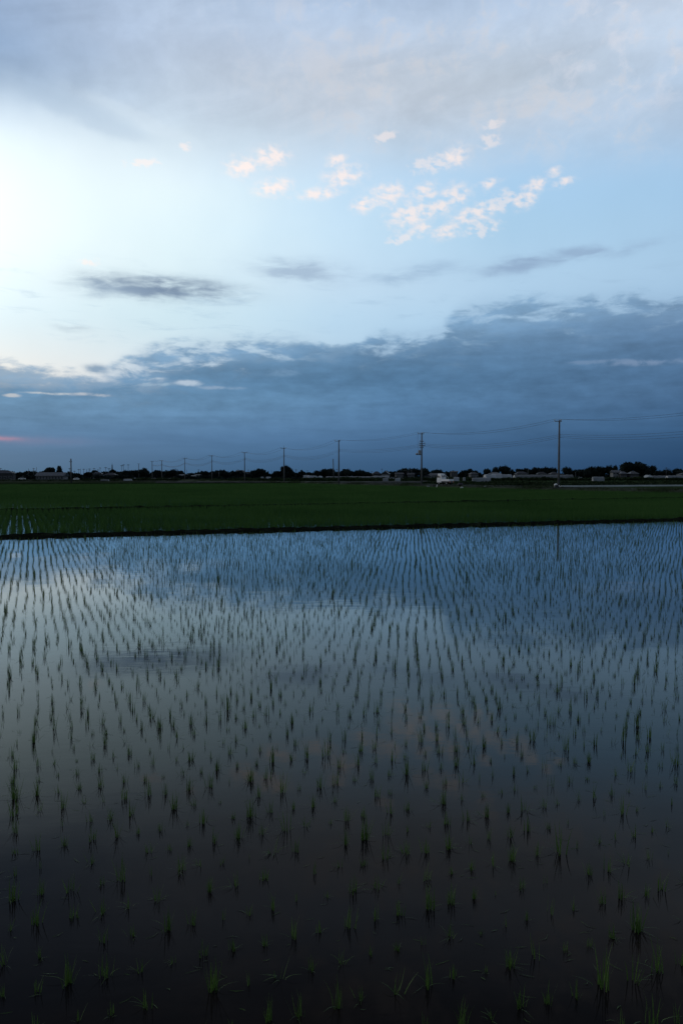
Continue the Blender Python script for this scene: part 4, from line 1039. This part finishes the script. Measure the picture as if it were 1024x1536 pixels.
HOUSES = [
    ((-190.16, 450.00), 10.9, 6.6, 3.81, 5.39, 8, 'wall_dim', 'roof_dark', 4, True, 'house', 1, 'big dark house with wide hipped roof at the left edge'),
    ((-144.96, 400.00), 13.4, 8.0, 2.40, 3.97, 3, 'wall_light', 'roof_grey', 9, False, 'long_building', 1, 'long low pale walled building under a grey roof at left'),
    ((-183.08, 600.00), 6.5, 5.0, 3.81, 5.21, 6, 'wall_dim', 'roof_grey', 4, True, 'house', 2, 'grey hip roofed house under the cluster of distant poles'),
    ((-155.97, 540.00), 7.7, 5.0, 2.98, 4.33, -8, 'wall_dim', 'roof_dark', 3, True, 'house', 1, 'dark low house at the foot of the lattice mast'),
    ((-102.37, 520.00), 5.7, 5.0, 2.52, 3.26, 4, 'wall_dim', 'roof_grey', 3, False, 'shed', 1, 'dim grey shed left of the seventh utility pole'),
    ((-93.84, 500.00), 4.6, 5.0, 2.05, 2.63, 4, 'wall_light', 'roof_grey', 3, False, 'shed', 1, 'pale low shed right of the seventh utility pole'),
    ((-97.06, 540.00), 3.2, 5.0, 2.57, 3.29, -5, 'wall_light', 'roof_grey', 2, False, 'house', 1, 'small pale house right of the low tree mound'),
    ((24.58, 560.00), 5.2, 5.0, 3.89, 5.39, 5, 'wall_dim', 'roof_dark', 3, True, 'house', 1, 'dark hip roofed house left of the light gabled house'),
    ((29.91, 540.00), 7.0, 4.7, 3.66, 5.55, 80, 'wall_light', 'roof_grey', 2, False, 'house', 1, 'light gabled house with its end wall facing the fields'),
    ((40.49, 560.00), 5.2, 5.0, 3.61, 4.55, 6, 'wall_light', 'roof_dark', 3, False, 'house', 1, 'pale house with dark roof below the wooded rise'),
    ((48.69, 560.00), 4.7, 5.0, 3.33, 4.27, -6, 'wall_dim', 'roof_dark', 2, False, 'house', 1, 'dim brown house behind the two thin pale poles'),
    ((49.80, 460.00), 7.0, 3.5, 2.30, 2.99, 80, 'wall_light', 'roof_dark', 1, False, 'shed', 1, 'small pale shed with a dark gable, left of the truck'),
    ((55.79, 470.00), 7.1, 5.0, 2.69, 3.79, 2, 'wall_light', 'roof_grey', 4, False, 'shed', 1, 'long grey roofed shed directly behind the truck'),
    ((84.52, 600.00), 5.0, 5.0, 5.31, 5.92, 0, 'wall_dim', 'roof_dark', 3, False, 'house', 2, 'dark two storey house right of the truck'),
    ((92.57, 560.00), 5.4, 5.0, 3.71, 4.83, 8, 'wall_light', 'roof_dark', 3, True, 'house', 1, 'house with dark hipped roof below the pair of trees'),
    ((103.60, 540.00), 7.7, 5.0, 3.75, 4.74, -4, 'wall_dim', 'roof_grey', 3, True, 'house', 1, 'wide grey roofed house below the sloping woods'),
    ((121.66, 540.00), 7.7, 5.0, 3.84, 5.19, 4, 'wall_dim', 'roof_dark', 3, True, 'house', 1, 'dim wide house below the first tree of the long row'),
    ((135.31, 540.00), 6.1, 5.0, 3.66, 4.92, -3, 'wall_dim', 'roof_dark', 3, True, 'house', 1, 'dim house below the tallest tree of the long row'),
    ((143.55, 540.00), 5.4, 5.0, 3.57, 4.92, 6, 'wall_dim', 'roof_dark', 2, True, 'house', 1, 'dim house immediately left of the nearest utility pole'),
    ((185.42, 540.00), 5.6, 5.0, 4.65, 6.10, 3, 'wall_light', 'roof_grey', 3, False, 'house', 2, 'pale two storey house with broad grey roof before the big woods'),
    ((188.51, 535.00), 4.0, 5.0, 3.91, 5.17, -6, 'wall_dim', 'roof_grey', 2, True, 'house', 1, 'low grey house next to the pale two storey house'),
    ((195.22, 535.00), 5.8, 5.0, 3.82, 5.34, 8, 'wall_dim', 'roof_grey', 3, True, 'house', 1, 'grey house with white annex before the biggest tree'),
    ((233.16, 540.00), 10.4, 6.2, 3.20, 4.56, 5, 'wall_light', 'roof_dark', 3, True, 'house', 1, 'pale house half cut by the right edge of the picture')
]
for (x, y), w, d, ev, rg, rz, wm, rm, nw, hip, nm, stt, lab in HOUSES:
    house((x, y, 0), R(rz), w, d, ev, rg, wm, rm, lab, nw, hip, nm, stt)

# school: flat three storey block with window bands
e = empty('school_building', (-113.23, 900.00, 0.00), R(4)); tag(e, 'pale flat roofed school block with bands of dark windows', 'school', 'houses and sheds of the distant town')
MB().box(-11.4, 11.4, -5, 5, -.2, 6.6).build('wall', M['wall_light'], e)
MB().box(-11.6, 11.6, -5.2, 5.2, 6.6, 7.0).build('roof', M['wall_light'], e)
MB().box(-6, 3.4, -4, 4, 7.0, 8.0).build('upper_storey', M['wall_light'], e)
MB().prism([(-4.4, 8.0), (4.4, 8.0), (0, 8.9)], -5.6, 3.0).build('upper_roof', M['roof_dark'], e)
MB().box(9.6, 11.5, -5.6, -5.05, -.2, 6.9).build('stair_tower', M['wall_light'], e)
for s in range(3):
    for k in range(9):
        f = MB().box(-10.9 + k * 2.2, -9.2 + k * 2.2, -5.08, -4.95, .7 + s * 2.1, 2.0 + s * 2.1).build('window', M['steel'], e)
        MB().box(-10.8 + k * 2.2, -9.3 + k * 2.2, -5.11, -5.085, .8 + s * 2.1, 1.9 + s * 2.1).build('pane', M['glass'], f)

# ------------------------------------------------------------------ vinyl tunnels
def tunnel(loc, rz, ln, w, h, label, nm='plastic_tunnel', low=False):
    e = empty(nm, loc, rz); tag(e, label, nm.replace('_', ' '), 'white plastic growing tunnels')
    n = 10; V = []; F = []
    nx = max(2, int(ln / 1.5))
    for i_ in range(nx + 1):
        for k in range(n + 1):
            a = math.pi * k / n; sc_ = 1 + (0.02 if i_ % 2 else -.02)
            V.append((-ln / 2 + ln * i_ / nx, -math.cos(a) * w / 2 * sc_, (math.sin(a) ** .75) * h * sc_))
    for i_ in range(nx):
        for k in range(n): F.append((i_ * (n + 1) + k, (i_ + 1) * (n + 1) + k, (i_ + 1) * (n + 1) + k + 1, i_ * (n + 1) + k + 1))
    link_mesh('cover', V, F, M['vinyl'], e, True)
    for s in (-1, 1):
        P_ = [(s * (ln / 2 - .06), -math.cos(math.pi * k / n) * w / 2 * .97, (math.sin(math.pi * k / n) ** .75) * h * .97) for k in range(n + 1)]
        link_mesh('end_wall', P_, [tuple(range(n + 1))], M['vinylend'], e)
        if not low: MB().box(s * (ln / 2 - .04) - .03, s * (ln / 2 - .04) + .03, -.5, .5, 0, min(1.9, h * .8)).build('door', M['steel'], e)
    return e
TUNN = [
    ((5.24, 440.00), 27.8, 5.5, 2.18, 2, 'plastic_tunnel', 'longest bright white plastic tunnel, right of the third utility pole'),
    ((23.38, 470.00), 9.0, 5.5, 2.48, 2, 'plastic_tunnel', 'dull plastic tunnel joining the right end of the longest bright one'),
    ((89.08, 480.00), 6.4, 6.0, 3.36, 10, 'plastic_tunnel', 'pale plastic tunnel at the left of the group before the sloping woods'),
    ((97.18, 500.00), 6.3, 6.0, 3.82, -8, 'plastic_tunnel', 'taller grey plastic tunnel behind the group before the sloping woods'),
    ((103.03, 500.00), 6.3, 6.0, 3.40, 5, 'plastic_tunnel', 'grey plastic tunnel at the right of the group before the sloping woods'),
    ((121.18, 480.00), 35.3, 6.0, 3.12, 1.5, 'plastic_tunnel', 'very long white plastic tunnel passing behind the nearest utility pole'),
    ((18.21, 330.00), 2.2, 1.6, 1.54, 0, 'low_tunnel', 'left one of two low white tunnels right of the light gabled house'),
    ((23.24, 330.00), 2.1, 1.6, 1.57, 0, 'low_tunnel', 'right one of two low white tunnels right of the light gabled house'),
    ((54.64, 380.00), 2.5, 1.8, 1.83, 0, 'low_tunnel', 'short low white tunnel just right of the truck'),
    ((58.37, 380.00), 1.1, 1.8, 1.76, 0, 'low_tunnel', 'tiny low white tunnel second to the right of the truck'),
    ((59.55, 340.00), 7.7, 1.8, 1.66, 1, 'low_tunnel', 'long low white tunnel between the truck and nearest pole'),
    ((122.14, 380.00), 5.4, 2.2, 2.02, 2, 'low_tunnel', 'low white tunnel alone below the second tree of the big woods'),
    ((168.92, 440.00), 9.0, 3.1, 2.92, 84, 'plastic_tunnel', 'rounded white tunnel with its end facing the fields at right'),
    ((187.22, 470.00), 9.8, 4.0, 2.56, 2, 'plastic_tunnel', 'dull grey tunnel right of the rounded white tunnel end'),
    ((190.91, 450.00), 15.4, 4.0, 2.63, 2, 'plastic_tunnel', 'pale tunnel cut by the right edge of the picture'),
    ((-97.80, 330.00), 3.3, 1.8, 1.02, 2, 'low_tunnel', 'low white tunnel below the hip roofed house at left'),
    ((-96.30, 360.00), 3.6, 1.8, 1.07, 2, 'low_tunnel', 'low white tunnel below the broad clump of trees at left'),
    ((-108.49, 420.00), 2.1, 2.0, 1.35, 2, 'low_tunnel', 'short pale tunnel below the left side of the domed tree'),
    ((-103.58, 420.00), 4.9, 2.0, 1.28, 2, 'low_tunnel', 'pale tunnel directly below the domed tree'),
    ((-99.39, 430.00), 5.4, 2.0, 1.18, 0, 'low_tunnel', 'dim tunnel between the two distant T topped poles'),
    ((-93.82, 430.00), 5.0, 2.0, 1.18, 2, 'low_tunnel', 'pale tunnel below the middle of the long dark clump'),
    ((-45.66, 460.00), 1.7, 2.0, 1.94, 0, 'low_tunnel', 'small bright tunnel left of the tall dark tree'),
    ((-42.11, 460.00), 2.7, 2.0, 1.94, 0, 'low_tunnel', 'second small bright tunnel left of the tall dark tree'),
    ((-21.07, 480.00), 3.6, 4.0, 2.88, 6, 'plastic_tunnel', 'bright short tunnel below the low tree left of humped tree'),
    ((-17.68, 470.00), 9.0, 2.4, 2.56, 60, 'plastic_tunnel', 'small bright tunnel end left of the broad humped tree'),
    ((-15.42, 470.00), 9.0, 1.4, 2.48, 80, 'plastic_tunnel', 'small bright tunnel below the left slope of humped tree'),
    ((-12.47, 470.00), 9.0, 1.4, 2.40, 80, 'plastic_tunnel', 'small bright tunnel below the broad humped tree'),
    ((16.30, 520.00), 5.7, 3.0, 1.88, 0, 'low_tunnel', 'thin pale tunnel below the right one of two round trees')
]
for (x, y), ln, w, h, rz, nm, lab in TUNN:
    tunnel((x, y, -.1), R(rz), ln, w, h, lab, nm, h < 1.3)

# parked cars, far left, only specks of white
def far_car(loc, rz, m, label):
    e = empty('parked_car', loc, rz); tag(e, label, 'car', 'cars parked by the distant houses')
    b = MB().box(-2, 2, -.8, .8, .3, .95).build('body', M[m], e, bevel=.12)
    MB().prism([(-.7, .95), (.7, .95), (.6, 1.5), (-.6, 1.5)], -1.3, 1.1).build('cabin', M['glass'], e)
    MB().box(-1.15, .95, -.58, .58, 1.5, 1.55).build('roof', M[m], e)
    for x in (-1.25, 1.25):
        for s in (-1, 1): MB().tube([(x, s * .66, .32), (x, s * .82, .32)], .32, 12).build('wheel', M['rubber'], e)
CARS = [
    ((-190.73, 460.00), 60, 'bagwhite', 'bright white van end beside the big dark house at left'),
    ((-188.00, 470.00), 10, 'bagwhite', 'white car beside the shrubs left of the low pale building'),
    ((-142.89, 430.00), 80, 'bagwhite', 'white car right of the dark single pole'),
    ((-174.38, 560.00), 20, 'bagwhite', 'pale car below the left end of the hip roofed house'),
    ((-101.99, 500.00), 10, 'bagwhite', 'white car left of the seventh utility pole'),
    ((38.47, 520.00), 10, 'bagwhite', 'white car before the pale house below the wooded rise'),
    ((186.21, 500.00), 20, 'bagwhite', 'white car right of the grey house before the biggest tree'),
    ((190.83, 520.00), 75, 'bagwhite', 'pale van beside the grey house before the biggest tree'),
    ((31.98, 500.00), 10, 'bagwhite', 'pale car right of the light gabled house'),
    ((46.51, 520.00), 70, 'bagwhite', 'pale van beside the right thin pale pole'),
    ((155.62, 520.00), 30, 'bagwhite', 'white car below the small low tree right of pole')
]
for (x, y), rz, m, lab in CARS: far_car((x, y, 0.0), R(rz), m, lab)
print('objects', len(D.objects))
